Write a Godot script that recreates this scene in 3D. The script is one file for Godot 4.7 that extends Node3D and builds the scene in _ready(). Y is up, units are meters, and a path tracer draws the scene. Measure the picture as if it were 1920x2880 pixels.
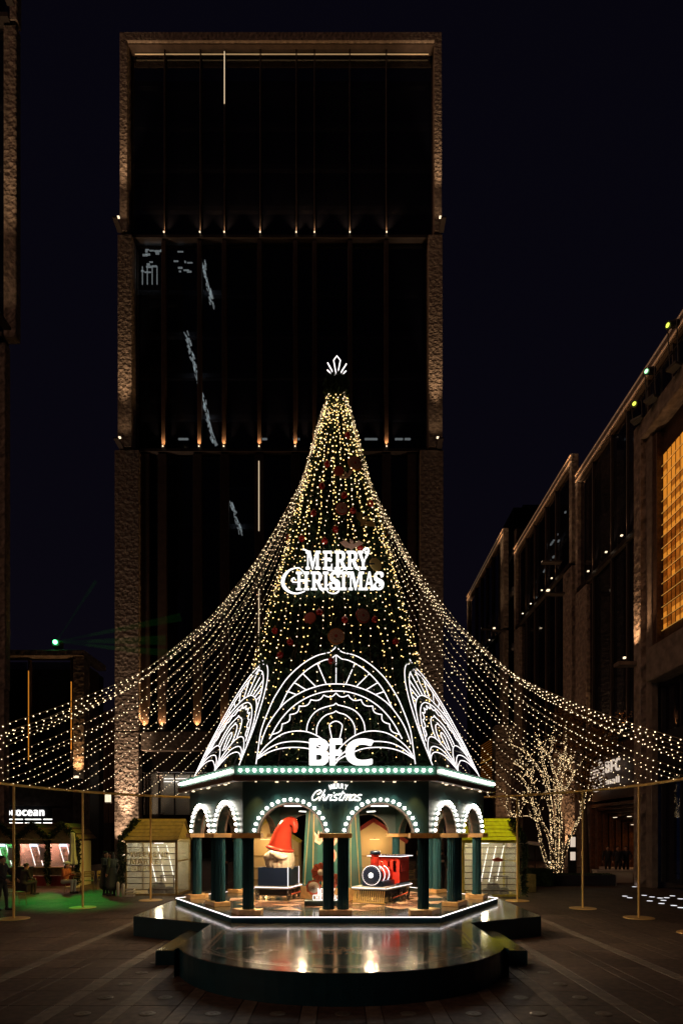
extends Node3D
# A plaza at night: a lit Christmas tree on a hexagonal carousel pavilion, towers behind. Metres, y up, camera at the origin looking along -z.

class G:
	var v := PackedVector3Array()
	var n := PackedVector3Array()
	var ix := PackedInt32Array()
	var col := PackedColorArray()
	func tri(a: Vector3, b: Vector3, c: Vector3) -> void:
		var nn := (b - a).cross(c - a).normalized()
		var k := v.size()
		v.append_array([a, b, c]); n.append_array([nn, nn, nn]); ix.append_array([k, k + 2, k + 1])
	func quad(a: Vector3, b: Vector3, c: Vector3, d: Vector3) -> void:
		var nn := (b - a).cross(d - a)
		if nn.length() < 1e-12: nn = (c - b).cross(d - b)
		nn = nn.normalized()
		var k := v.size()
		v.append_array([a, b, c, d]); n.append_array([nn, nn, nn, nn]); ix.append_array([k, k + 2, k + 1, k, k + 3, k + 2])
	func box(c: Vector3, s: Vector3, b := Basis(), ch := 0.0) -> void:
		var h := s * 0.5
		if ch <= 0.0:
			var p := []
			for i in 8:
				p.append(c + b * Vector3(h.x if i & 1 else -h.x, h.y if i & 2 else -h.y, h.z if i & 4 else -h.z))
			quad(p[4], p[5], p[7], p[6]); quad(p[1], p[0], p[2], p[3]); quad(p[5], p[1], p[3], p[7]); quad(p[0], p[4], p[6], p[2]); quad(p[6], p[7], p[3], p[2]); quad(p[0], p[1], p[5], p[4])
			return
		# each corner has a point on each of its three faces
		var q := []
		for i in 8:
			var sg := Vector3(1 if i & 1 else -1, 1 if i & 2 else -1, 1 if i & 4 else -1)
			var full := h * sg
			var r := []
			for a in 3:
				var w := full - sg * ch
				w[a] = full[a]
				r.append(c + b * w)
			q.append(r)
		var fs := [[0, [1, 3, 7, 5]], [0, [0, 4, 6, 2]], [1, [2, 6, 7, 3]], [1, [0, 1, 5, 4]], [2, [4, 5, 7, 6]], [2, [0, 2, 3, 1]]]
		for f in fs: out4(c, q[f[1][0]][f[0]], q[f[1][1]][f[0]], q[f[1][2]][f[0]], q[f[1][3]][f[0]])
		for a in 3:
			var a1 := (a + 1) % 3
			var a2 := (a + 2) % 3
			for m in 4:
				var i := (1 << a1) * (m & 1) + (1 << a2) * (m >> 1)
				var j := i + (1 << a)
				out4(c, q[i][a1], q[j][a1], q[j][a2], q[i][a2])
		for i in 8:
			if (q[i][1] - q[i][0]).cross(q[i][2] - q[i][0]).dot(q[i][0] - c) > 0: tri(q[i][0], q[i][1], q[i][2])
			else: tri(q[i][0], q[i][2], q[i][1])
	func out4(o: Vector3, a: Vector3, b: Vector3, c: Vector3, d: Vector3) -> void:
		if (b - a).cross(d - a).dot((a + c) * 0.5 - o) > 0: quad(a, b, c, d)
		else: quad(a, d, c, b)
	func grid(rows: Array, nrm: Array, wrap: bool) -> void:   # rows of points; normals the same shape
		var k := v.size()
		var m: int = rows[0].size()
		for i in rows.size():
			for j in m:
				v.append(rows[i][j]); n.append(nrm[i][j])
		var e := m if wrap else m - 1
		for i in rows.size() - 1:
			for j in e:
				var a := k + i * m + j
				var b := k + i * m + (j + 1) % m
				ix.append_array([a, b, b + m, a, b + m, a + m])
	func tube(p: Array, r, sides := 6, closed := false, cap := true) -> void:
		var rows := []
		var nr := []
		var up := Vector3.ZERO
		var cnt := p.size()
		for i in cnt:
			var d: Vector3 = (p[(i + 1) % cnt] if closed or i < cnt - 1 else p[i]) - (p[(i - 1 + cnt) % cnt] if closed or i > 0 else p[i])
			d = d.normalized()
			if up == Vector3.ZERO: up = d.cross(Vector3.UP if absf(d.y) < 0.9 else Vector3.RIGHT).normalized()
			up = (up - d * up.dot(d)).normalized()
			var w := d.cross(up)
			var rr: float = r[i] if r is Array else r
			var a := []
			var b := []
			for j in sides:
				var t := TAU * j / sides
				var q := up * cos(t) + w * sin(t)
				a.append(p[i] + q * rr); b.append(q)
			rows.append(a); nr.append(b)
		if closed:
			rows.append(rows[0]); nr.append(nr[0])
		for i in rows.size():
			rows[i].reverse(); nr[i].reverse()
		rows.reverse(); nr.reverse()
		for i in rows.size():
			rows[i].reverse(); nr[i].reverse()
		grid(rows, nr, true)
		if cap and not closed:
			for e in [0, cnt - 1]:
				var ring: Array = rows[cnt - 1 - e]
				var mid: Vector3 = p[e]
				for j in sides:
					if e == 0: tri(mid, ring[(j + 1) % sides], ring[j])
					else: tri(mid, ring[j], ring[(j + 1) % sides])
	func lathe(pf: Array, seg: int, xf := Transform3D(), flute := 0.0, nfl := 0) -> void:   # profile of Vector2(radius, y), bottom to top
		var rows := []
		var nr := []
		for i in pf.size():
			var t: Vector2 = pf[mini(i + 1, pf.size() - 1)] - pf[maxi(i - 1, 0)]
			var nn := Vector2(t.y, -t.x).normalized()
			var a := []
			var b := []
			for j in seg:
				var th := TAU * j / seg
				var rr: float = pf[i].x * (1.0 - (flute * absf(sin(th * nfl * 0.5)) if nfl > 0 else 0.0))
				a.append(xf * Vector3(sin(th) * rr, pf[i].y, cos(th) * rr))
				var dr := 0.0
				if nfl > 0: dr = flute * 0.5 * nfl * cos(th * nfl * 0.5) * signf(sin(th * nfl * 0.5))
				var q := Vector3(sin(th), 0, cos(th)) * nn.x + Vector3(cos(th), 0, -sin(th)) * dr * nn.x + Vector3.UP * nn.y
				b.append((xf.basis * q).normalized())
			rows.append(a); nr.append(b)
		rows.reverse(); nr.reverse()
		grid(rows, nr, true)
	func ball(c: Vector3, r, seg := 10, rings := 6) -> void:
		var s: Vector3 = r if r is Vector3 else Vector3(r, r, r)
		var rows := []
		var nr := []
		for i in rings + 1:
			var ph := PI * i / rings
			var a := []
			var b := []
			for j in seg:
				var th := TAU * j / seg
				var q := Vector3(sin(ph) * sin(th), cos(ph), sin(ph) * cos(th))
				a.append(c + q * s); b.append((q / s).normalized())
			rows.append(a); nr.append(b)
		grid(rows, nr, true)
	func prism(poly: PackedVector2Array, z0: float, z1: float, xf := Transform3D()) -> void:   # polygon in x, y; from z0 to z1
		if Geometry2D.is_polygon_clockwise(poly): poly.reverse()
		# Godot's clockwise test is for y down; make the loop counter-clockwise for y up
		var ar := 0.0
		for i in poly.size(): ar += poly[i].cross(poly[(i + 1) % poly.size()])
		if ar < 0: poly.reverse()
		var t := Geometry2D.triangulate_polygon(poly)
		for i in range(0, t.size(), 3):
			var a := poly[t[i]]
			var b := poly[t[i + 1]]
			var c := poly[t[i + 2]]
			if (b - a).cross(c - a) < 0:
				var s := b
				b = c
				c = s
			tri(xf * Vector3(a.x, a.y, z1), xf * Vector3(b.x, b.y, z1), xf * Vector3(c.x, c.y, z1))
			tri(xf * Vector3(a.x, a.y, z0), xf * Vector3(c.x, c.y, z0), xf * Vector3(b.x, b.y, z0))
		for i in poly.size():
			var a := poly[i]
			var b := poly[(i + 1) % poly.size()]
			quad(xf * Vector3(a.x, a.y, z0), xf * Vector3(b.x, b.y, z0), xf * Vector3(b.x, b.y, z1), xf * Vector3(a.x, a.y, z1))
	func mesh() -> ArrayMesh:
		if v.is_empty(): print("EMPTY")
		var a := []
		a.resize(Mesh.ARRAY_MAX)
		a[Mesh.ARRAY_VERTEX] = v; a[Mesh.ARRAY_NORMAL] = n; a[Mesh.ARRAY_INDEX] = ix
		if col.size() == v.size(): a[Mesh.ARRAY_COLOR] = col
		var m := ArrayMesh.new()
		m.add_surface_from_arrays(Mesh.PRIMITIVE_TRIANGLES, a)
		return m

const FLAT := Basis(Vector3.RIGHT, Vector3.FORWARD, Vector3.UP)   # x,y of a drawing -> x,-z of the ground; its z -> up
var used := {}
var M := {}
var boxes := {}
var rng := RandomNumberGenerator.new()
var sans: SystemFont
var serif: SystemFont

func P(x: float, y: float, d: float) -> Vector3: return Vector3(x, y, -d)
func V(p: Array) -> Array:   # flat list of numbers -> Vector2 list
	var r := []
	for i in range(0, p.size(), 2): r.append(Vector2(p[i], p[i + 1]))
	return r
func numbered(s: String) -> String:
	used[s] = used.get(s, -1) + 1
	return s if used[s] == 0 else "%s_%03d" % [s, used[s]]
func tag(o: Node, label: String, category: String, group := "") -> Node:
	o.set_meta("label", label); o.set_meta("category", category)
	if group != "": o.set_meta("group", group)
	return o
func thing(called: String, label: String, category: String, at := Vector3.ZERO, turn := 0.0, group := "") -> Node3D:
	var o := Node3D.new()
	o.name = numbered(called); add_child(o)
	o.position = at; o.rotation.y = turn
	tag(o, label, category, group)
	return o
func obj(called: String, mesh, m: Material, parent: Node = null, at := Vector3.ZERO, b := Basis()) -> MeshInstance3D:
	var o := MeshInstance3D.new()
	o.mesh = mesh.mesh() if mesh is G else mesh
	o.material_override = m
	o.transform = Transform3D(b, at)
	if parent == null:
		o.name = numbered(called); add_child(o)
	else:
		o.name = called; parent.add_child(o, true)
	return o
func struct(o: Node) -> Node:
	o.set_meta("kind", "structure"); return o
func stuff(o: Node) -> Node:
	o.set_meta("kind", "stuff"); return o
func bx(x: float, y: float, z: float, ch := 0.0) -> Mesh:   # a shared box
	var k := "%.3f %.3f %.3f %.3f" % [x, y, z, ch]
	if not boxes.has(k):
		var g := G.new()
		g.box(Vector3.ZERO, Vector3(x, y, z), Basis(), ch)
		boxes[k] = g.mesh()
	return boxes[k]
func many(called: String, mesh: Mesh, m: Material, where: Array, parent: Node) -> MultiMeshInstance3D:
	var mm := MultiMesh.new()
	mm.transform_format = MultiMesh.TRANSFORM_3D
	mm.mesh = mesh
	mm.instance_count = where.size()
	for i in where.size(): mm.set_instance_transform(i, where[i])
	var o := MultiMeshInstance3D.new()
	o.multimesh = mm; o.material_override = m
	o.name = called; parent.add_child(o, true)
	o.set_meta("kind", "stuff")
	return o
func text(s: String, font: Font, size: float, depth: float) -> TextMesh:   # size: height of a capital in metres
	var t := TextMesh.new()
	t.text = s; t.font = font; t.font_size = 64; t.pixel_size = size / 46.0; t.depth = depth; t.curve_step = 2.0
	return t
func fit(called: String, s: String, font: Font, x0: float, x1: float, y0: float, y1: float, depth: float, m: Material, parent: Node, z := 0.0) -> MeshInstance3D:   # lettering stretched into a rectangle
	var t := text(s, font, 0.5, depth)
	var a := t.get_aabb()
	var sx := (x1 - x0) / a.size.x
	var sy := (y1 - y0) / a.size.y
	return obj(called, t, m, parent, Vector3(x0 - a.position.x * sx, y0 - a.position.y * sy, z), Basis.from_scale(Vector3(sx, sy, 1)))
func mat(called: String, r: float, g: float, b: float, rough := 0.7, metal := 0.0) -> StandardMaterial3D:   # linear colour
	var m := StandardMaterial3D.new()
	m.albedo_color = Color(r, g, b).linear_to_srgb(); m.roughness = rough; m.metallic = metal
	m.resource_name = called
	M[called] = m
	return m
func glow(called: String, r: float, g: float, b: float, e: float) -> StandardMaterial3D:
	var m := mat(called, 0.6 * r, 0.6 * g, 0.6 * b, 0.5)
	m.emission_enabled = true; m.emission = Color(r, g, b).linear_to_srgb(); m.emission_energy_multiplier = e
	return m
func noise_tex(kind: int, freq: float, sd: int, size := 256, oct := 3, ramp: Gradient = null) -> NoiseTexture2D:
	var f := FastNoiseLite.new()
	f.noise_type = kind; f.frequency = freq; f.seed = sd; f.fractal_octaves = oct
	if kind == FastNoiseLite.TYPE_CELLULAR: f.cellular_jitter = 0.8
	var t := NoiseTexture2D.new()
	t.noise = f; t.seamless = true; t.width = size; t.height = size
	if ramp: t.color_ramp = ramp
	return t
func grad(a: float, b: float) -> Gradient:
	var g := Gradient.new()
	g.set_color(0, Color(a, a, a)); g.set_color(1, Color(b, b, b))
	return g
func worn(m: StandardMaterial3D, scale: float, sd: int, lo := 0.7, hi := 1.0, relief := 0.0, kind := FastNoiseLite.TYPE_SIMPLEX, freq := 0.02) -> StandardMaterial3D:   # blotches in tone and relief over a surface
	m.albedo_texture = noise_tex(kind, freq, sd, 256, 5, grad(lo, hi))
	m.uv1_triplanar = true; m.uv1_world_triplanar = true; m.uv1_scale = Vector3.ONE * scale
	if relief > 0.0:
		m.heightmap_enabled = true; m.heightmap_scale = relief
		m.heightmap_texture = noise_tex(kind, freq, sd + 1, 256, 4)
	return m
func omni(at: Vector3, c: Color, e: float, size: float, parent: Node) -> OmniLight3D:
	var l := OmniLight3D.new()
	l.light_color = c; l.light_energy = e; l.light_size = size; l.omni_range = 60.0; l.omni_attenuation = 2.0; l.shadow_enabled = true
	l.position = at; l.name = "lamp_light"; parent.add_child(l, true)
	return l
func spot(at: Vector3, to: Vector3, angle: float, c: Color, e: float, size: float, parent: Node) -> SpotLight3D:
	var l := SpotLight3D.new()
	l.light_color = c; l.light_energy = e; l.light_size = size; l.spot_range = 90.0; l.spot_attenuation = 2.0; l.spot_angle = angle; l.spot_angle_attenuation = 0.8; l.shadow_enabled = true
	l.name = "lamp_light"; parent.add_child(l, true)
	l.position = at
	var d := (to - at).normalized()
	l.basis = Basis.looking_at(d, Vector3.UP if absf(d.y) < 0.95 else Vector3.RIGHT)
	return l
func smooth(p: Array, k := 4) -> Array:   # Catmull-Rom through points
	var r := []
	for i in p.size() - 1:
		var a = p[maxi(i - 1, 0)]
		var b = p[i]
		var c = p[i + 1]
		var d = p[mini(i + 2, p.size() - 1)]
		for j in k: r.append(b.cubic_interpolate(c, a, d, float(j) / k))
	r.append(p[-1])
	return r
func to3(p: Array, z := 0.0) -> Array:
	var r := []
	for q in p: r.append(Vector3(q.x, q.y, z))
	return r
func ordinal(i: int) -> String:
	var w := ["first", "second", "third", "fourth", "fifth", "sixth", "seventh", "eighth", "ninth", "tenth", "eleventh", "twelfth", "thirteenth", "fourteenth", "fifteenth", "sixteenth", "seventeenth", "eighteenth", "nineteenth"]
	if i < 19: return w[i]
	var t := (i + 1) / 10
	return ["", "", "twentieth", "thirtieth", "fortieth", "fiftieth"][t] if (i + 1) % 10 == 0 else ["", "", "twenty-", "thirty-", "forty-", "fifty-"][t] + w[(i + 1) % 10 - 1]

func _ready() -> void:
	rng.seed = 7
	var cam := Camera3D.new()
	cam.name = "camera"
	add_child(cam)
	cam.position = Vector3(0, 2.4, 0)
	cam.projection = Camera3D.PROJECTION_FRUSTUM
	cam.set_frustum(0.1 * 2880.0 / 1700.0, Vector2(0, 0.1 * 907.0 / 1700.0), 0.1, 600.0)
	cam.current = true
	var we := WorldEnvironment.new()
	we.name = "environment"
	var env := Environment.new()
	env.background_mode = Environment.BG_SKY
	var sk := ProceduralSkyMaterial.new()
	sk.sky_top_color = Color(0.0019, 0.0016, 0.0040).linear_to_srgb()
	sk.sky_horizon_color = Color(0.0040, 0.0030, 0.0058).linear_to_srgb()
	sk.sky_curve = 0.25
	sk.ground_bottom_color = Color(0.002, 0.0018, 0.002).linear_to_srgb()
	sk.ground_horizon_color = Color(0.003, 0.0025, 0.004).linear_to_srgb()
	var sky := Sky.new()
	sky.sky_material = sk
	env.sky = sky
	env.tonemap_mode = Environment.TONE_MAPPER_LINEAR
	env.tonemap_exposure = 1.0
	env.sdfgi_enabled = true; env.ssao_enabled = true; env.ssil_enabled = true
	we.environment = env
	add_child(we)
	var moon := DirectionalLight3D.new()   # the faint glow of the night sky over the city
	moon.name = "night_glow"
	moon.light_energy = 0.105; moon.light_color = Color(1.0, 0.74, 0.58); moon.light_angular_distance = 25.0; moon.shadow_enabled = true
	moon.rotation = Vector3(deg_to_rad(-30), deg_to_rad(-62), 0)
	moon.sky_mode = DirectionalLight3D.SKY_MODE_LIGHT_ONLY
	add_child(moon)
	sans = SystemFont.new(); sans.font_names = PackedStringArray(["Droid Sans"]); sans.font_weight = 700
	serif = SystemFont.new(); serif.font_names = PackedStringArray(["Droid Serif"]); serif.font_weight = 700
	materials()
	ground()
	tower()
	left_buildings()
	right_buildings()
	stage()
	pavilion()
	christmas_tree()
	neon()
	light_ring()
	carousel()
	stalls()
	lit_tree()
	people()
	small_things()

func materials() -> void:
	worn(mat("joint", 0.02, 0.017, 0.015, 0.95), 0.3, 1)
	for i in 5: worn(mat("slab%d" % i, [0.12, 0.10, 0.135, 0.11, 0.095][i], [0.078, 0.066, 0.088, 0.072, 0.06][i], [0.054, 0.046, 0.06, 0.05, 0.042][i], 0.62), 0.9, 10, 0.62, 1.0, 0.15)
	worn(mat("strip", 0.2, 0.165, 0.13, 0.6), 0.9, 20, 0.7, 1.0, 0.1)
	worn(mat("stone", 0.36, 0.285, 0.24, 0.85), 0.15, 30, 0.6, 1.0, 11.0, FastNoiseLite.TYPE_CELLULAR, 0.06)
	worn(mat("stone_smooth", 0.24, 0.19, 0.16, 0.8), 0.3, 33, 0.72, 1.0, 2.0)
	worn(mat("bronze", 0.075, 0.048, 0.038, 0.55, 0.2), 0.2, 40, 0.75, 1.0)
	mat("bronze_dark", 0.024, 0.018, 0.018, 0.5, 0.2)
	mat("core", 0.008, 0.008, 0.012, 0.9)
	mat("slab_edge", 0.2, 0.2, 0.24, 0.9)
	var gl := mat("glass", 0.006, 0.007, 0.014, 0.04)
	gl.transparency = BaseMaterial3D.TRANSPARENCY_ALPHA; gl.albedo_color.a = 0.62
	var pc := mat("clear_sheet", 0.75, 0.78, 0.75, 0.1)
	pc.transparency = BaseMaterial3D.TRANSPARENCY_ALPHA; pc.albedo_color.a = 0.2
	glow("up_lamp", 1.0, 0.78, 0.52, 1.6)
	glow("led_warm", 1.0, 0.76, 0.48, 0.9)
	glow("led_amber", 1.0, 0.66, 0.32, 0.3)
	glow("led_white", 1.0, 0.97, 0.92, 2.4)
	glow("led_soft", 1.0, 0.82, 0.66, 0.65)
	glow("office_and_streak", 0.78, 0.88, 0.92, 0.95)  # lit rooms, and the drawn reflection streaks in the tower glass
	glow("neon", 1.0, 0.93, 0.92, 1.6)
	glow("letter", 1.0, 0.98, 0.95, 1.6)
	glow("bulb", 1.0, 0.95, 0.84, 16.0)
	glow("string_bulb", 1.0, 0.76, 0.46, 3.2)
	glow("tree_bulb", 1.0, 0.7, 0.36, 2.6)
	glow("string_bulb_gold", 1.0, 0.66, 0.22, 3.6)
	glow("edge_led", 1.0, 0.9, 0.92, 2.6)
	glow("amber", 1.0, 0.35, 0.035, 0.6)
	glow("amber_mid", 1.0, 0.31, 0.03, 0.22)
	glow("amber_dim", 1.0, 0.3, 0.03, 0.065)
	glow("led_edge", 1.0, 0.62, 0.36, 0.075)
	glow("amber_line", 1.0, 0.5, 0.1, 0.35)
	glow("laser", 0.1, 1.0, 0.25, 12.0)
	glow("yellow_lamp", 0.85, 1.0, 0.1, 1.6)
	glow("green_lamp", 0.4, 1.0, 0.45, 2.5)
	glow("exit_green", 0.1, 1.0, 0.3, 1.5)
	glow("floor_dot", 0.95, 0.95, 1.0, 1.2)
	glow("blue_screen", 0.05, 0.16, 0.5, 0.05)
	worn(mat("teal", 0.020, 0.052, 0.048, 0.42), 0.5, 50, 0.82, 1.0)
	mat("teal_bright", 0.05, 0.16, 0.12, 0.4)
	mat("teal_core", 0.035, 0.12, 0.1, 0.35)
	worn(mat("teal_dark", 0.012, 0.032, 0.038, 0.35), 0.5, 51, 0.8, 1.0)
	mat("column_teal", 0.016, 0.058, 0.07, 0.2)
	worn(mat("wood_gold", 0.60, 0.34, 0.12, 0.5), 1.2, 52, 0.75, 1.0)
	worn(mat("trim_brown", 0.16, 0.095, 0.065, 0.5), 1.0, 53, 0.8, 1.0)
	worn(mat("arch_brown", 0.24, 0.16, 0.125, 0.45), 1.0, 54, 0.85, 1.0)
	var st := worn(mat("stage_top", 0.052, 0.056, 0.046, 0.15), 0.22, 60, 0.75, 1.0, 0.16, FastNoiseLite.TYPE_SIMPLEX, 0.02)
	st.roughness_texture = noise_tex(FastNoiseLite.TYPE_SIMPLEX, 0.02, 61, 256, 4, grad(0.65, 1.0))
	worn(mat("stage_side", 0.005, 0.06, 0.095, 0.35), 0.5, 62, 0.8, 1.0)
	mat("gold_paint", 0.20, 0.125, 0.065, 0.2)
	mat("gold_metal", 0.75, 0.49, 0.16, 0.4, 0.25)
	mat("wire", 0.22, 0.16, 0.09, 0.7)
	worn(mat("needles", 0.05, 0.105, 0.036, 0.8), 2.0, 70, 0.5, 1.0)
	mat("bark", 0.06, 0.045, 0.03, 0.9)
	mat("ball_red", 0.45, 0.02, 0.015, 0.12)
	mat("peel_red", 0.42, 0.06, 0.03, 0.6)
	mat("peel_orange", 0.55, 0.2, 0.05, 0.6)
	mat("pith", 0.5, 0.38, 0.26, 0.7)
	mat("gold_leaf", 0.5, 0.33, 0.1, 0.4, 0.4)
	mat("pink_paint", 0.62, 0.38, 0.27, 0.6)
	mat("red_paint", 0.55, 0.035, 0.02, 0.25)
	mat("orange_paint", 0.62, 0.11, 0.045, 0.4)
	worn(mat("beard", 0.8, 0.66, 0.5, 0.5), 1.5, 80, 0.85, 1.0)
	mat("navy", 0.010, 0.018, 0.045, 0.3)
	mat("black_paint", 0.012, 0.012, 0.014, 0.35)
	mat("white_paint", 0.75, 0.72, 0.68, 0.4)
	mat("tile_tan", 0.42, 0.27, 0.18, 0.22)
	mat("tile_brown", 0.16, 0.075, 0.045, 0.22)
	mat("tile_dark", 0.03, 0.035, 0.032, 0.18)
	worn(mat("stall_wood", 0.42, 0.33, 0.15, 0.6), 0.8, 90, 0.75, 1.0)
	worn(mat("stall_beam", 0.34, 0.24, 0.09, 0.6), 0.8, 91, 0.75, 1.0)
	worn(mat("dark_wood", 0.085, 0.042, 0.025, 0.6), 0.8, 92, 0.6, 1.0)
	worn(mat("portal_wood", 0.16, 0.07, 0.03, 0.4), 0.6, 93, 0.6, 1.0)
	mat("inside_wall", 0.55, 0.52, 0.42, 0.7)
	mat("orange_red", 0.5, 0.045, 0.022, 0.22)
	mat("dark_red", 0.22, 0.02, 0.015, 0.5)
	worn(mat("stall_yellow_lit", 0.5, 0.42, 0.06, 0.6), 0.8, 94, 0.8, 1.0)  # stall wood with the yellow of the floodlight put into its colour
	glow("blue_white", 0.7, 0.8, 1.0, 1.6)
	mat("tan_sheet", 0.5, 0.38, 0.21, 0.75)
	mat("umbrella_cloth", 0.42, 0.46, 0.38, 0.9)
	mat("garland", 0.016, 0.034, 0.016, 0.8)
	mat("dark_planter", 0.02, 0.02, 0.028, 0.5)
	mat("hedge", 0.018, 0.045, 0.018, 0.85)
	mat("leaf_brown", 0.26, 0.14, 0.045, 0.8)
	mat("concrete", 0.42, 0.38, 0.33, 0.8)
	mat("cover_metal", 0.2, 0.18, 0.15, 0.45, 0.6)
	mat("steel", 0.45, 0.42, 0.36, 0.35, 0.8)
	mat("cream_letter", 0.8, 0.74, 0.55, 0.6).backlight_enabled = true
	M.cream_letter.backlight = Color(0.8, 0.75, 0.6)
	mat("floodlight_body", 0.06, 0.06, 0.06, 0.6)
	var pv := mat("person_paint", 1, 1, 1, 0.8)
	pv.vertex_color_use_as_albedo = true
	for h in [["hair_black", 0.012, 0.009, 0.008], ["beret", 0.35, 0.38, 0.32], ["eye_dark", 0.01, 0.01, 0.01]]: mat(h[0], h[1], h[2], h[3], 0.7)
	var laser_air := mat("laser_air", 0.1, 0.9, 0.3, 0.9)
	laser_air.transparency = BaseMaterial3D.TRANSPARENCY_ALPHA; laser_air.albedo_color.a = 0.05
	laser_air.emission_enabled = true; laser_air.emission = Color(0.05, 0.9, 0.3); laser_air.emission_energy_multiplier = 0.02

func ground() -> void:
	var g := G.new()
	g.quad(P(-300, -0.03, -30), P(300, -0.03, -30), P(300, -0.03, 500), P(-300, -0.03, 500))
	struct(obj("plaza_ground", g, M.joint))
	var pav := Node3D.new()
	pav.name = "plaza_paving"
	add_child(pav)
	struct(pav)
	var rest := []
	for i in 6: rest.append(G.new())
	var n := 0
	for row in 60:
		var d := 6.48 + 0.8 * row
		for c in range(-46, 47):
			var xs := c * 0.87
			if absf(xs) > 5.0 + d * 0.62: continue
			for part in 2:   # a broad slab, then the narrow pale strip beside it
				var x := xs if part == 0 else xs + 0.435
				var w := 0.63 if part == 0 else 0.216
				var mi: int = rng.randi() % 5
				if part == 1 and (absf(x) < 4.5 or absf(absf(x) - 5.65) < 0.2): mi = 5
				var lift := rng.randf_range(-0.0025, 0.0015)
				if d < 12.2 and absf(x) < 1.4 + d * 0.585 and n < 300 and not (absf(x) < 2.4 and d > 9.3):
					n += 1
					var o := obj("paving_slab" if part == 0 else "paving_strip", bx(w, 0.03, 0.788, 0.003), M.strip if mi == 5 else M["slab%d" % mi], pav, P(x, -0.015 + lift, d))
					o.rotation = Vector3(rng.randf_range(-0.002, 0.002), 0, rng.randf_range(-0.003, 0.003))
				else:
					rest[mi].box(P(x, -0.015 + lift, d), Vector3(w, 0.03, 0.788))
	for i in 6: stuff(obj("far_paving", rest[i], M.strip if i == 5 else M["slab%d" % i], pav))
	# round metal lamp covers let into the slabs
	var disc := G.new()
	disc.lathe(V([0.0, 0.0, 0.105, 0.0, 0.11, 0.004, 0.1, 0.009, 0.085, 0.006, 0.08, 0.011, 0.055, 0.011, 0.05, 0.006, 0.03, 0.006, 0.026, 0.012, 0.0, 0.012]), 20)
	var dm := disc.mesh()
	for row in 5:
		for c in range(-4, 5):
			var x := c * 0.87 + 0.02
			var d := 8.08 + 0.8 * row
			if row > 0 and absf(x) < 2.3: continue
			if absf(x) > 0.58 * d - 0.7 or (d > 10.9 and absf(x) < 3.45): continue
			var o := obj("paving_cover", dm, M.cover_metal, null, P(x, 0.001, d))
			tag(o, "round paving cover, %s row from the front, %s" % [ordinal(row), ("%s %s of middle" % [ordinal(absi(c) - 1), "left" if c < 0 else "right"]) if c != 0 else "the middle one"], "ground cover", "round covers in the paving")

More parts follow.
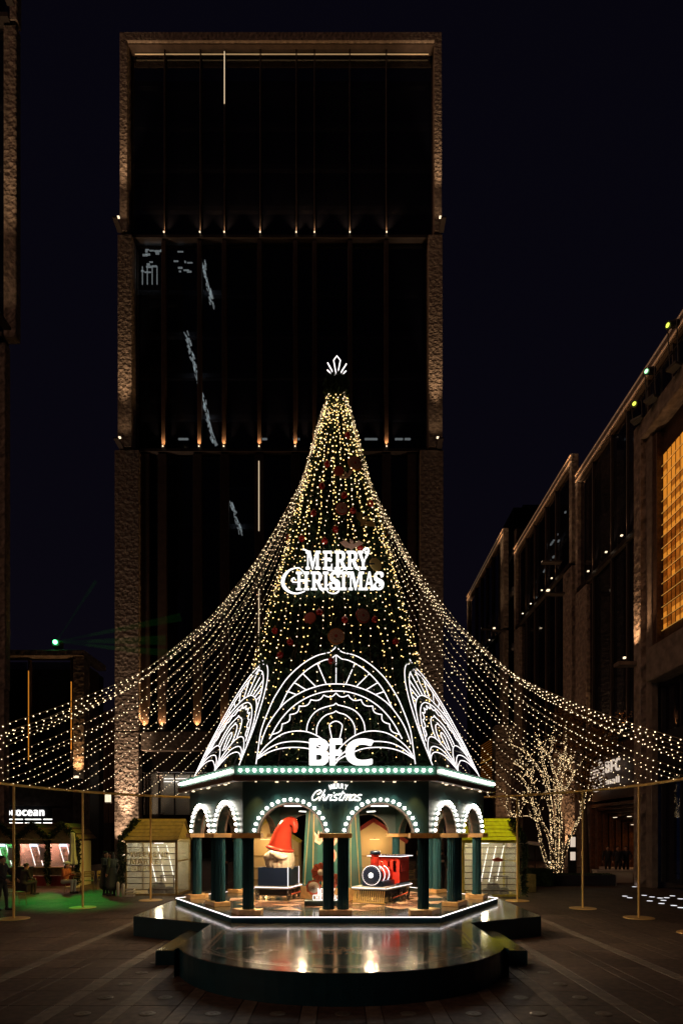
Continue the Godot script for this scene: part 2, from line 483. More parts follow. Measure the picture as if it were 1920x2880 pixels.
# ---- buildings. A facade stands in its own axes: x along it, y up, z out of it; glass at z = 0.
func facade(root: Node3D, x0: float, x1: float, secs: Array, frame_top := 0.0, up := true, trim := false) -> void:
	var pz: float = secs[0].get("pz", 0.3 if trim else 1.1)   # how far the stone stands out
	for s in secs:   # y0, y1, pier left, pier right, fins, fin width, lamp energy
		var y0: float = s.y0
		var y1: float = s.y1
		var h := y1 - y0
		if s.pl > 0: obj("stone_pier", bx(s.pl, h, pz * 2, 0.05), s.get("stone", M.stone), root, Vector3(x0 + s.pl / 2, y0 + h / 2, 0.0))
		if s.pr > 0: obj("stone_pier", bx(s.pr, h, pz * 2, 0.05), s.get("stone", M.stone), root, Vector3(x1 - s.pr / 2, y0 + h / 2, 0.0))
		var xs: Array = [x0 + s.pl] + s.fins + [x1 - s.pr]
		for i in xs.size() - 1:
			var w: float = xs[i + 1] - xs[i]
			obj("glass_pane", bx(w - 0.08, h - 0.1, 0.03), M.glass, root, Vector3((xs[i] + xs[i + 1]) / 2, y0 + h / 2, 0))
		for x in s.fins:
			obj("bronze_fin", bx(s.fw, h - 0.25, 0.2 if trim else 0.5, 0.02), s.get("fin", M.bronze_dark if trim else M.bronze), root, Vector3(x, y0 + h / 2 + 0.1, 0.12 if trim else 0.28))
			if up and s.get("e", 0.0) > 0:
				var u := obj("up_light", bx(0.12, 0.07, 0.12), M.up_lamp, root, Vector3(x, y0 + 0.3, 0.5 if trim else 0.72))
				spot(Vector3(0, 0.15, 0), Vector3(0, 3.0, -0.42), 40, Color(1, 0.76, 0.5), s.e * 3.5, 0.06, u)
		for x in [x0 + s.pl * 0.5, x1 - s.pr * 0.5]:
			if s.get("pe", 0.0) > 0:
				obj("lamp_bracket", bx(0.5, 0.16, 1.5, 0.02), M.bronze_dark, root, Vector3(x + (-0.3 if x < (x0 + x1) / 2 else 0.3), y0 - 0.12, 1.85))
				var u := obj("up_light", bx(0.2, 0.1, 0.2), M.up_lamp, root, Vector3(x, y0 + 0.05, 2.4))
				spot(Vector3(0, 0.2, 0), Vector3(0, 6.0, -1.3), 42, Color(1, 0.82, 0.62), s.pe * 0.5, 0.15, u)
				spot(Vector3(0, 0.25, 0.05), Vector3(0, 15.0, -1.2), 14, Color(1, 0.82, 0.62), s.pe * 28.0, 0.15, u)
		obj("ledge", bx(x1 - x0 - s.pl - s.pr + 0.1, 0.28, 0.3 if trim else 0.9), M.bronze_dark, root, Vector3((x0 + s.pl + x1 - s.pr) / 2, y0, 0.15))
		var k := 1
		while y0 + k * 4.25 < y1 - 1.0:
			obj("floor_slab", bx(x1 - x0 - 1.0, 0.5, 0.4), M.slab_edge, root, Vector3((x0 + x1) / 2, y0 + k * 4.25, -1.0))
			k += 1
	if frame_top > 0:
		var t: float = secs[0].y1
		obj("roof_frame", bx(x1 - x0, frame_top, pz * 2, 0.05), M.stone, root, Vector3((x0 + x1) / 2, t + frame_top / 2, 0))
		for y in ([0.12, frame_top - 0.1] if trim else []):
			obj("roof_light_bar", bx(x1 - x0 - 0.1, 0.09, 0.05), M.led_edge, root, Vector3((x0 + x1) / 2, t + y, pz + 0.03))
		obj("roof_soffit", bx(x1 - x0 - secs[0].pl - secs[0].pr, 0.1, 0.4 if trim else 1.2), M.bronze, root, Vector3((x0 + x1) / 2, t - 0.06, 0.05 if trim else 0.3))

func body(root: Node3D, x0: float, x1: float, y1: float, depth: float) -> void:
	obj("building_core", bx(x1 - x0 - 0.3, y1, depth), M.core, root, Vector3((x0 + x1) / 2, y1 / 2, -depth / 2 - 3.0))
	for x in [x0 + 0.15, x1 - 0.15]: obj("side_wall", bx(0.3, y1, 3.0), M.bronze_dark, root, Vector3(x, y1 / 2, -2.65))

func tower() -> void:
	var t := thing("office_tower", "tall dark glass tower with lit stone piers standing behind the Christmas tree", "tower", P(0, 0, 61.1))
	var q := func(px: float) -> float: return (px - 960.0) * 0.03529
	var f1 := []
	for p in [458, 559.6, 628.4, 729.8, 832, 883.5, 983.7, 1087.6]: f1.append(q.call(p))
	var f2 := []
	for p in [455, 557, 627, 727, 829, 883.5, 984.5, 1087.6]: f2.append(q.call(p))
	var f3 := []
	for p in [402, 451, 551, 628, 726, 829, 884, 985, 1088, 1160]: f3.append(q.call(p))
	facade(t, -22.0, 9.95, [{"y0": 62.3, "y1": 81.2, "pl": 0.75, "pr": 0.75, "fins": f1, "fw": 0.11, "e": 3.0, "pe": 5.0, "fin": M.bronze_dark}], 0.9)
	facade(t, -22.2, 10.03, [{"y0": 40.9, "y1": 62.0, "pl": 1.4, "pr": 1.4, "fins": f2, "fw": 0.42, "e": 3.5, "pe": 5.0}])
	facade(t, -22.5, 10.1, [{"y0": 12.7, "y1": 40.6, "pl": 2.4, "pr": 2.3, "fins": f3, "fw": 0.85, "e": 7.0, "pe": 0.0}])
	for x in [-21.3, 8.95]: obj("stone_pier", bx(2.45, 12.6, 2.2, 0.05), M.stone, t, Vector3(x, 6.3, 0))
	for p in [[-21.3, 0.4, 60.0], [8.95, 0.4, 30.0]]:
		var u := obj("up_light", bx(0.4, 0.2, 0.3), M.up_lamp, t, Vector3(p[0], p[1], 2.2))
		spot(Vector3(0, 0.2, 0), Vector3(0, 7.5, -1.3), 42, Color(1, 0.84, 0.68), p[2], 0.15, u)
		spot(Vector3(0, 0.3, 0.05), Vector3(0, 16.0, -1.3), 15, Color(1, 0.84, 0.68), p[2] * 9.0, 0.15, u)
	obj("stone_lintel", bx(28.0, 1.9, 2.0, 0.05), M.stone_smooth, t, Vector3(-6.2, 11.7, -0.1))
	obj("fascia_panel", bx(28.0, 2.0, 0.6), M.bronze_dark, t, Vector3(-6.2, 9.7, -0.2))
	obj("roof_light_bar", bx(29.5, 0.06, 0.06), M.led_amber, t, Vector3(-6.0, 80.95, 0.25))
	obj("base_wall", bx(28.0, 4.4, 0.8), M.bronze_dark, t, Vector3(-6.2, 2.2, -0.4))
	# the shop window behind the market stall
	for i in 7: obj("shop_window", bx(1.5, 4.1, 0.04), M.clear_sheet, t, Vector3(-19.2 + i * 1.6, 6.5, 0.1))
	for i in 8: obj("window_mullion", bx(0.1, 4.2, 0.2), M.core, t, Vector3(-20.0 + i * 1.6, 6.5, 0.12))
	obj("window_blind", bx(11.4, 4.2, 0.1), M.inside_wall, t, Vector3(-14.4, 6.5, -1.6))
	for x in [-18.6, -14.5]:
		var wl := obj("ceiling_lamp", bx(0.6, 0.06, 0.3), M.led_warm, t, Vector3(x, 8.45, -0.75))
		omni(Vector3(0, -0.12, 0), Color(1.0, 0.84, 0.72), 0.9, 0.15, wl)
	for y in [8.15, 7.85]: obj("window_light_bar", bx(8.0, 0.07, 0.07), M.led_white, t, Vector3(-15.0, y, -1.2))
	# strip lights on the fins
	for s in [[628.4, 78.2, 5.2], [726, 36.3, 7.0], [726, 24.0, 6.0], [726, 16.8, 4.0]]: obj("led_strip", bx(0.07, s[2], 0.05), M.led_warm, t, Vector3(q.call(s[0]), s[1], 0.58))
	# rooms that are lit late
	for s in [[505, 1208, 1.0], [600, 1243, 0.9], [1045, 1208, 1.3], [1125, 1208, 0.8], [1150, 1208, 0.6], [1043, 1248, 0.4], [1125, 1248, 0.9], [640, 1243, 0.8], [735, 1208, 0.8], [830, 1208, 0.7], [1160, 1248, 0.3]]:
		obj("office_light", bx(s[2], 0.16, 0.12), M.office_and_streak, t, Vector3(q.call(s[0]), (2347 - s[1]) * 0.03529 + 2.4, -0.35))
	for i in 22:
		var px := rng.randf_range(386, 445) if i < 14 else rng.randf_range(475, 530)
		obj("office_light", bx(rng.randf_range(0.15, 0.7), rng.randf_range(0.06, 0.16), 0.1), M.office_and_streak, t, Vector3(q.call(px), (2347 - rng.randf_range(662, 730)) * 0.03529 + 2.4, -0.3))
	for i in 4: obj("office_light", bx(0.08, 1.8, 0.1), M.office_and_streak, t, Vector3(q.call(388 + i * 14), (2347 - 738) * 0.03529 + 2.4, -0.3))
	# broken reflections in the panes, drawn as short glowing strips behind the glass
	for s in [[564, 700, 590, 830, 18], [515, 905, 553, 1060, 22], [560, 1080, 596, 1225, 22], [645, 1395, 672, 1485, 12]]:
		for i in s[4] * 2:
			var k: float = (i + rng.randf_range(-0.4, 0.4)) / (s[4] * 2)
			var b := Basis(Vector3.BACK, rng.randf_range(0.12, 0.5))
			obj("reflection_streak", bx(rng.randf_range(0.04, 0.2), rng.randf_range(0.15, 0.6), 0.08), M.office_and_streak, t, Vector3(q.call(lerpf(s[0], s[2], k)) + rng.randf_range(-0.2, 0.2), (2347 - lerpf(s[1], s[3], k)) * 0.03529 + 2.4, -0.3), b)
	body(t, -22.0, 9.9, 82.0, 26.0)
	# the wall lantern by the passage
	var l := thing("wall_lantern", "small lit box lantern on the dark wall left of the tower's stone pier", "lantern", P(-22.6, 5.9, 58.6))
	obj("lantern_glass", bx(0.5, 0.75, 0.3, 0.03), glow("lantern_glow", 1.0, 0.86, 0.6, 1.1), l)
	for s in [-0.42, 0.42]: obj("lantern_cap", bx(0.6, 0.1, 0.4), M.bronze_dark, l, Vector3(0, s, 0))
	obj("wall_bracket", bx(0.1, 0.1, 0.9), M.bronze_dark, l, Vector3(0, -0.3, -0.55))

func left_buildings() -> void:
	var a := thing("stone_building", "tall stone and glass building cut by the photo's left edge", "building", P(0, 0, 40.3))
	facade(a, -46.0, -21.45, [{"y0": 56.3, "y1": 76.0, "pz": 0.3, "pl": 0.8, "pr": 0.5, "fins": [-24.5, -28.0], "fw": 0.3, "pe": 4.0}], 0.9)
	facade(a, -46.0, -21.5, [{"y0": 35.3, "y1": 56.0, "pz": 0.3, "pl": 0.8, "pr": 0.85, "fins": [-24.2, -27.6], "fw": 0.4, "e": 2.0, "pe": 6.0}])
	facade(a, -46.0, -22.2, [{"y0": 12.0, "y1": 35.0, "pz": 0.3, "pl": 2.4, "pr": 2.6, "fins": [-27.0], "fw": 0.8}])
	obj("stone_pier", bx(6.0, 12.0, 0.6, 0.05), M.stone, a, Vector3(-25.25, 6.0, 0))
	body(a, -46.0, -25.6, 76.0, 3.0)
	var b := thing("shop_building", "low dark building with a stone roof frame and a lit shop at its foot", "building", P(0, 0, 45))
	obj("roof_frame", bx(16.0, 0.45, 1.2, 0.04), M.stone, b, Vector3(-26.9, 15.75, 0))
	obj("roof_frame", bx(0.7, 0.45, 3.0, 0.04), M.stone, b, Vector3(-19.25, 15.75, -2.1))
	obj("stone_pier", bx(0.85, 15.5, 1.0, 0.04), M.stone, b, Vector3(-19.33, 7.75, 0))
	for i in 3: obj("glass_pane", bx(3.55, 9.3, 0.04), M.glass, b, Vector3(-21.6 - i * 3.62, 10.6, -0.1))
	for x in [-23.1, -19.95]: obj("bronze_fin", bx(0.16, 9.3, 0.35, 0.02), M.bronze, b, Vector3(x, 10.7, 0.1))
	for x in [-23.1, -19.95]: obj("led_strip", bx(0.045, 6.6 if x < -21 else 5.0, 0.04), M.amber, b, Vector3(x, 11.2, 0.32))
	obj("stone_beam", bx(12.0, 1.5, 0.8, 0.04), M.stone_smooth, b, Vector3(-26.0, 5.2, -0.1))
	obj("stone_pier", bx(1.7, 4.4, 0.8, 0.04), M.stone_smooth, b, Vector3(-20.55, 2.2, -0.1))
	obj("sign_board", bx(6.0, 1.3, 0.2), M.core, b, Vector3(-23.8, 4.3, 0.2))
	obj("shop_glass", bx(6.0, 3.2, 0.04), M.glass, b, Vector3(-23.8, 1.7, 0.1))
	for i in 5: obj("window_mullion", bx(0.1, 3.2, 0.14), M.core, b, Vector3(-26.2 + i * 1.35, 1.7, 0.16))
	for i in 4:
		for y in [3.52, 3.25]: obj("shop_light", bx(1.15, 0.07, 0.08), M.led_white, b, Vector3(-25.5 + i * 1.35, y, 0.25))
	obj("shop_back_wall", bx(6.0, 3.2, 0.1), M.tan_sheet, b, Vector3(-23.8, 1.7, -1.6))
	obj("exit_sign", bx(0.34, 0.22, 0.05), M.exit_green, b, Vector3(-21.25, 2.75, -0.05))
	var u := obj("up_light", bx(0.3, 0.14, 0.2), M.up_lamp, b, Vector3(-19.33, 6.6, 0.9))
	spot(Vector3(0, 0.15, 0), Vector3(0, 5.0, -0.5), 40, Color(1, 0.76, 0.5), 16.0, 0.1, u)
	obj("lamp_bracket", bx(0.5, 0.12, 0.6), M.bronze_dark, b, Vector3(-19.33, 6.45, 0.75))
	body(b, -38.0, -19.7, 15.5, 2.5)
	var s := thing("shop_sign", "white lit lettering above the shop behind the market stalls", "sign", P(-23.4, 3.77, 44.65))
	fit("sign_letters", "ococean", sans, -1.42, 1.47, 0.0, 0.45, 0.08, M.letter, s)
	# passage wall between the shop building and the tower
	var w := thing("passage_wall", "dark wood panelled wall in the passage left of the tower", "wall", P(-23.0, 0, 62))
	for i in 12: obj("wall_panel", bx(0.75, 15.0, 0.3, 0.02), M.dark_wood if i % 3 else M.portal_wood, w, Vector3(-4.4 + i * 0.8, 7.5, 0))
	obj("door", bx(1.6, 3.6, 0.2), M.core, w, Vector3(-1.2, 1.8, 0.3))
	var lz := thing("laser_projector", "green laser projector on the low building's roof corner", "projector", P(-21.1, 16.0, 45))
	obj("laser_body", bx(0.6, 0.5, 0.7, 0.04), M.floodlight_body, lz, Vector3(0, 0.55, 0))
	obj("stand", bx(0.3, 0.35, 0.3), M.floodlight_body, lz, Vector3(0, 0.15, 0))
	var lens := G.new()
	lens.ball(Vector3(0, 0.6, 0.4), 0.16)
	obj("laser_lamp", lens, M.laser, lz)
	spot(Vector3(0.0, 0.6, 0.62), Vector3(10.9, -16.0, 22.0), 5.2, Color(0.02, 1.0, 0.32), 150.0, 0.05, lz)
	for t in [[9.0, 2.2, -1.0, 0.05], [8.0, 0.3, -0.5, 0.06], [9.0, -0.9, 0.0, 0.05], [3.0, 4.5, 0.0, 0.02]]:
		var bm := G.new()
		bm.tube([Vector3(0.1, 0.62, 0.4), Vector3(t[0], 0.6 + t[1], 0.4 + t[2])], [0.03, t[3] * 6], 6)
		obj("laser_beam_light", bm, M.laser_air, lz)

func right_buildings() -> void:
	var turn := -PI / 2   # facade looks towards the plaza; local x runs from far to near
	var mk := func(called: String, label: String, X: float, dfar: float) -> Node3D: return thing(called, label, "building", P(X, 0, dfar), turn)
	# block with the amber screen, nearest
	var a: Node3D = mk.call("screen_building", "near stone building on the right with a tall amber lit screen", 13.5, 28.0)
	obj("stone_pier", bx(0.62, 21.1, 1.0, 0.04), M.stone, a, Vector3(0.31, 10.55, -0.5))
	obj("reveal_stone", bx(0.5, 20.3, 0.3, 0.02), M.stone_smooth, a, Vector3(0.87, 10.15, -0.42))
	obj("roof_frame", bx(11.4, 0.8, 1.0, 0.04), M.stone, a, Vector3(6.34, 20.68, -0.5))
	obj("stone_lintel", bx(10.8, 1.5, 0.8, 0.04), M.stone_smooth, a, Vector3(6.54, 9.9, -0.42))
	obj("screen_surround", bx(11.0, 9.6, 0.2), M.dark_wood, a, Vector3(6.6, 15.5, -0.75))
	obj("inner_frame", bx(0.3, 9.4, 0.35, 0.02), M.dark_wood, a, Vector3(1.28, 15.4, -0.5))
	for r in 15:
		for c in 14:
			var lit: float = clampf(0.3 + 0.045 * r + rng.randf_range(-0.13, 0.13) + (0.3 if r < 2 else 0.0) - (0.25 if r in [2, 3, 7] else 0.0), 0, 1)
			obj("screen_pane_light", bx(0.25, 0.23, 0.012), M.amber if lit > 0.55 else (M.amber_mid if lit > 0.36 else M.amber_dim), a, Vector3(1.62 + c * 0.335, 11.485 + r * 0.515, -0.6))
			obj("screen_pane_light", bx(0.25, 0.23, 0.012), M.amber if lit > 0.8 else (M.amber_mid if lit > 0.5 else M.amber_dim), a, Vector3(1.62 + c * 0.335, 11.725 + r * 0.515, -0.6))
		obj("screen_line_light", bx(4.7, 0.018, 0.03), M.amber_line, a, Vector3(3.8, 11.34 + r * 0.515, -0.54))
	obj("shop_glass", bx(9.5, 8.6, 0.05), M.glass, a, Vector3(6.0, 4.6, -0.8))
	for i in 4: obj("window_mullion", bx(0.12, 8.6, 0.2), M.core, a, Vector3(1.3 + i * 1.5, 4.6, -0.72))
	obj("shop_backdrop_screen", bx(6.0, 4.4, 0.1), M.blue_screen, a, Vector3(4.0, 2.6, -1.5))
	obj("fascia_panel", bx(9.5, 1.6, 0.2), M.core, a, Vector3(6.0, 6.1, -0.66))
	obj("building_core", bx(11.0, 20.0, 8.0), M.core, a, Vector3(6.6, 10.0, -5.7))
	obj("end_wall", bx(0.5, 21.0, 9.0), M.stone_smooth, a, Vector3(0.32, 10.5, -5.5))
	var u := obj("up_light", bx(0.1, 0.08, 0.1), M.up_lamp, a, Vector3(0.3, 10.5, 0.55))
	spot(Vector3(0, 0.15, 0), Vector3(0, 6.0, -0.45), 45, Color(1, 0.78, 0.56), 12.0, 0.1, u)
	obj("lamp_bracket", bx(0.5, 0.16, 0.9), M.stone_smooth, a, Vector3(0.1, 10.25, 0.4))
	# three long glass blocks in one line
	var b: Node3D = mk.call("glass_building", "long dark glass block with a wood portal, behind the near stone building", 17.9, 45.6)
	facade(b, 0.0, 21.0, [{"y0": 20.7, "y1": 28.8, "pl": 0.35, "pr": 1.0, "fins": [2.9, 5.8, 8.0, 10.6, 13.2, 15.8, 18.4], "fw": 0.08, "e": 0.9, "pe": 5.0}], 0.7, true, true)
	facade(b, 0.0, 21.0, [{"y0": 8.6, "y1": 20.5, "pl": 2.0, "pr": 2.0, "fins": [2.9, 5.8, 8.0, 10.6, 13.2, 15.8, 18.4], "fw": 0.14, "e": 1.0}], 0.0, true, true)
	obj("stone_pier", bx(2.0, 8.5, 2.2, 0.05), M.stone, b, Vector3(1.0, 4.25, 0))
	obj("fascia_panel", bx(17.5, 3.6, 1.0), M.dark_wood, b, Vector3(11.0, 6.5, -0.2))
	obj("wall_panel", bx(9.0, 4.6, 1.0), M.bronze_dark, b, Vector3(15.6, 2.3, -0.3))
	for k in 7:   # nested timber frames, each a step deeper
		var w := 6.4 - k * 0.5
		var hh := 4.3 - k * 0.22
		var z := 0.1 - k * 0.34
		for s in [-1, 1]: obj("portal_post", bx(0.2, hh, 0.3, 0.012), M.portal_wood, b, Vector3(5.9 + s * w / 2, hh / 2, z))
		obj("portal_beam", bx(w + 0.2, 0.2, 0.3, 0.012), M.portal_wood, b, Vector3(5.9, hh + 0.1, z))
	for i in 17: obj("portal_slat", bx(0.14, 3.4, 0.12, 0.01), M.portal_wood, b, Vector3(4.3 + i * 0.2, 1.7, -2.4))
	obj("portal_back", bx(4.0, 3.6, 0.1), M.dark_wood, b, Vector3(5.9, 1.8, -2.6))
	obj("portal_step", bx(5.2, 0.16, 2.2), M.concrete, b, Vector3(5.9, 0.08, -1.2))
	for z in [-0.5, -1.7]:
		for x in [4.9, 6.9]:
			var dl := obj("down_light", bx(0.4, 0.03, 0.1), M.up_lamp, b, Vector3(x, 3.06 if z < -1 else 3.55, z))
			spot(Vector3(0, -0.04, 0), Vector3(0, -3.0, -0.25), 60, Color(1, 0.7, 0.42), 0.5, 0.08, dl)
	var pu := obj("up_light", bx(0.3, 0.12, 0.3), M.up_lamp, b, Vector3(1.0, 0.1, 1.8))
	spot(Vector3(0, 0.15, 0), Vector3(0, 5.0, -0.65), 40, Color(1, 0.78, 0.56), 45.0, 0.12, pu)
	body(b, 0.0, 21.0, 29.0, 10.0)
	var c: Node3D = mk.call("glass_building", "middle dark glass block in the right hand row, with lit rooms up high", 18.1, 62.5)
	facade(c, 0.0, 15.6, [{"y0": 23.6, "y1": 31.3, "pl": 0.5, "pr": 0.5, "fins": [3.7, 6.2, 9.3, 11.8], "fw": 0.08, "e": 1.3, "pe": 7.0}], 0.7, true, true)
	facade(c, 0.0, 15.6, [{"y0": 9.0, "y1": 23.3, "pl": 1.8, "pr": 1.8, "fins": [3.7, 6.2, 9.3, 11.8], "fw": 0.14, "e": 1.0}], 0.0, true, true)
	for x in [0.9, 14.7]:
		obj("stone_pier", bx(1.8, 9.0, 2.2, 0.05), M.stone, c, Vector3(x, 4.5, 0))
		var cu := obj("up_light", bx(0.3, 0.12, 0.3), M.up_lamp, c, Vector3(x, 0.2, 1.8))
		spot(Vector3(0, 0.15, 0), Vector3(0, 5.0, -0.6), 40, Color(1, 0.78, 0.56), 40.0, 0.12, cu)
	obj("end_frame", bx(0.5, 31.9, 1.8, 0.03), M.stone, c, Vector3(15.4, 15.95, -1.9))
	obj("base_wall", bx(12.0, 9.0, 1.0), M.bronze_dark, c, Vector3(7.8, 4.5, -0.6))
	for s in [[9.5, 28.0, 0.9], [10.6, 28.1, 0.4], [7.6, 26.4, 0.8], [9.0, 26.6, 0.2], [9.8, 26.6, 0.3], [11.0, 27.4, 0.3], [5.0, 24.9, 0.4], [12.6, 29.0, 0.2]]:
		obj("office_light", bx(s[2], 0.12, 0.12), M.office_and_streak, c, Vector3(s[0], s[1], -0.35))
	body(c, 0.0, 15.6, 31.5, 10.0)
	var e: Node3D = mk.call("glass_building", "farthest dark glass block in the right hand row, amber screens low down", 17.5, 83.0)
	facade(e, 0.0, 18.6, [{"y0": 24.5, "y1": 34.4, "pl": 0.4, "pr": 1.2, "fins": [4.8, 7.8, 10.6, 13.4, 16.4], "fw": 0.09, "e": 1.1, "pe": 6.0}], 0.7, true, true)
	facade(e, 0.0, 18.6, [{"y0": 14.2, "y1": 24.2, "pl": 0.6, "pr": 1.6, "fins": [4.8, 7.8, 10.6, 13.4, 16.4], "fw": 0.16, "e": 0.0}], 0.0, true, true)
	obj("end_frame", bx(0.5, 35.0, 2.0, 0.03), M.stone, e, Vector3(18.35, 17.5, -2.0))
	obj("base_wall", bx(18.4, 14.0, 1.0), M.bronze_dark, e, Vector3(9.3, 7.0, -0.6))
	obj("stone_pier", bx(1.6, 14.1, 2.2, 0.05), M.stone, e, Vector3(17.8, 7.05, 0))
	for i in 3:
		for y in 2:
			obj("amber_panel_light", bx(3.0, 2.3, 0.1), M.amber_dim, e, Vector3(8.6 + i * 3.2, 9.9 + y * 2.6, 0.0))
			var sl := G.new()
			for k in 9: sl.box(Vector3(0, -1.1 + k * 0.27, 0.12), Vector3(3.1, 0.1, 0.1))
			stuff(obj("screen_slat", sl, M.dark_wood, e, Vector3(8.6 + i * 3.2, 9.9 + y * 2.6, 0.0)))
			obj("amber_line_light", bx(2.9, 0.08, 0.06), M.amber_line, e, Vector3(8.6 + i * 3.2, 8.72 + y * 2.6, 0.09))
	body(e, 0.0, 18.6, 35.0, 10.0)
	var h := thing("far_tower", "black unlit tower rising behind the right hand row", "tower", P(34, 0, 98))
	obj("tower_wall", bx(18.0, 50.0, 20.0), M.core, h, Vector3(0, 25.0, 0))
	obj("tower_roof", bx(14.0, 1.5, 16.0), M.core, h, Vector3(0, 50.75, 0))
	# the mall sign over the portal
	var s := thing("mall_sign", "pale striped disc and lettering on the dark wall above the wood portal", "sign", P(17.25, 6.35, 39.9), turn)
	for i in 11:
		var y := -1.0 + i * 0.2
		var hw := sqrt(maxf(0.02, 1.12 * 1.12 - y * y))
		obj("disc_stripe", bx(2 * hw, 0.105, 0.05), M.led_soft, s, Vector3(-1.0, y, 0), Basis(Vector3.BACK, 0.06))
	fit("sign_letters", "BFC", sans, 0.35, 2.4, 0.05, 0.85, 0.06, M.led_soft, s)
	fit("sign_letters", "mall", sans, 0.4, 2.3, -0.7, -0.3, 0.05, M.led_soft, s)
	# stage lights on the near building's roof
	for k in 3:
		var f := thing("floodlight", ["yellow floodlight nearest the roof corner of the amber screen building", "green floodlight, the middle one on the amber screen building's roof", "yellow floodlight highest on the roof, at the photo's right edge"][k], "floodlight", P([13.35, 13.3, 13.3][k], 21.05, [27.3, 26.0, 24.2][k]), turn + [0.7, 0.5, 0.3][k], "floodlights on the roof")
		var g := G.new()
		g.lathe(V([0.0, -0.3, 0.14, -0.28, 0.16, -0.1, 0.13, 0.0, 0.15, 0.22, 0.14, 0.24, 0.0, 0.2]), 14, Transform3D(Basis(Vector3.RIGHT, PI / 2 + 0.4), Vector3(0, 0.75 + 0.5 * k, 0.1)))
		obj("lamp_head", g, M.floodlight_body, f)
		var y := G.new()
		y.tube([Vector3(-0.2, 0.0, 0), Vector3(-0.22, 0.75 + 0.5 * k, 0.1), Vector3(-0.15, 0.85 + 0.5 * k, 0.1)], 0.025, 5)
		y.tube([Vector3(0.2, 0.0, 0), Vector3(0.22, 0.75 + 0.5 * k, 0.1), Vector3(0.15, 0.85 + 0.5 * k, 0.1)], 0.025, 5)
		obj("yoke", y, M.floodlight_body, f)
		obj("base_box", bx(0.5, 0.12, 0.4, 0.02), M.floodlight_body, f, Vector3(0, 0.06, 0))
		var ln := G.new()
		ln.ball(Vector3(0, 0.66 + 0.5 * k, 0.33), Vector3(0.085, 0.085, 0.04), 10, 6)
		obj("lamp_lens", ln, [M.yellow_lamp, M.green_lamp, M.yellow_lamp][k], f)
		if k != 1:
			var aim := P(6.2, 2.6, 24.2) if k == 0 else P(-9.9, 2.4, 25.5)
			spot(Vector3(0, 0.66 + 0.5 * k, 0.42), f.transform.affine_inverse() * aim, 5.0 if k == 0 else 7.5, Color(0.95, 0.95, 0.12) if k == 0 else Color(1.0, 0.82, 0.3), 420.0 if k == 0 else 620.0, 0.1, f)
	var tr := thing("roof_rail", "thin metal rail carrying the floodlights on the roof edge", "rail", P(13.45, 21.1, 28), turn)
	for i in 5: obj("rail_post", bx(0.06, 1.5, 0.06), M.floodlight_body, tr, Vector3(0.5 + i * 1.3, 0.75, -0.4))
	obj("rail_bar", bx(6.0, 0.06, 0.06), M.floodlight_body, tr, Vector3(3.2, 1.5, -0.4))

# ---- the stage and the pavilion. HC is the middle of the hexagon.
const HC := Vector3(-0.13, 0, -17.1)
const T30 := 0.57735
func ring_poly(a: float, turn := 0.0) -> PackedVector2Array:   # a hexagon of apothem a, a flat side towards -y
	var p := PackedVector2Array()
	for k in 6: p.append(Vector2.from_angle(turn + deg_to_rad(60 * k)) * a / cos(PI / 6))
	return p
func up_prism(poly: PackedVector2Array, y0: float, y1: float) -> G:   # polygon in x, -z (so y of the drawing points away), lying flat
	var g := G.new()
	g.prism(poly, y0, y1, Transform3D(FLAT, Vector3.ZERO))
	return g

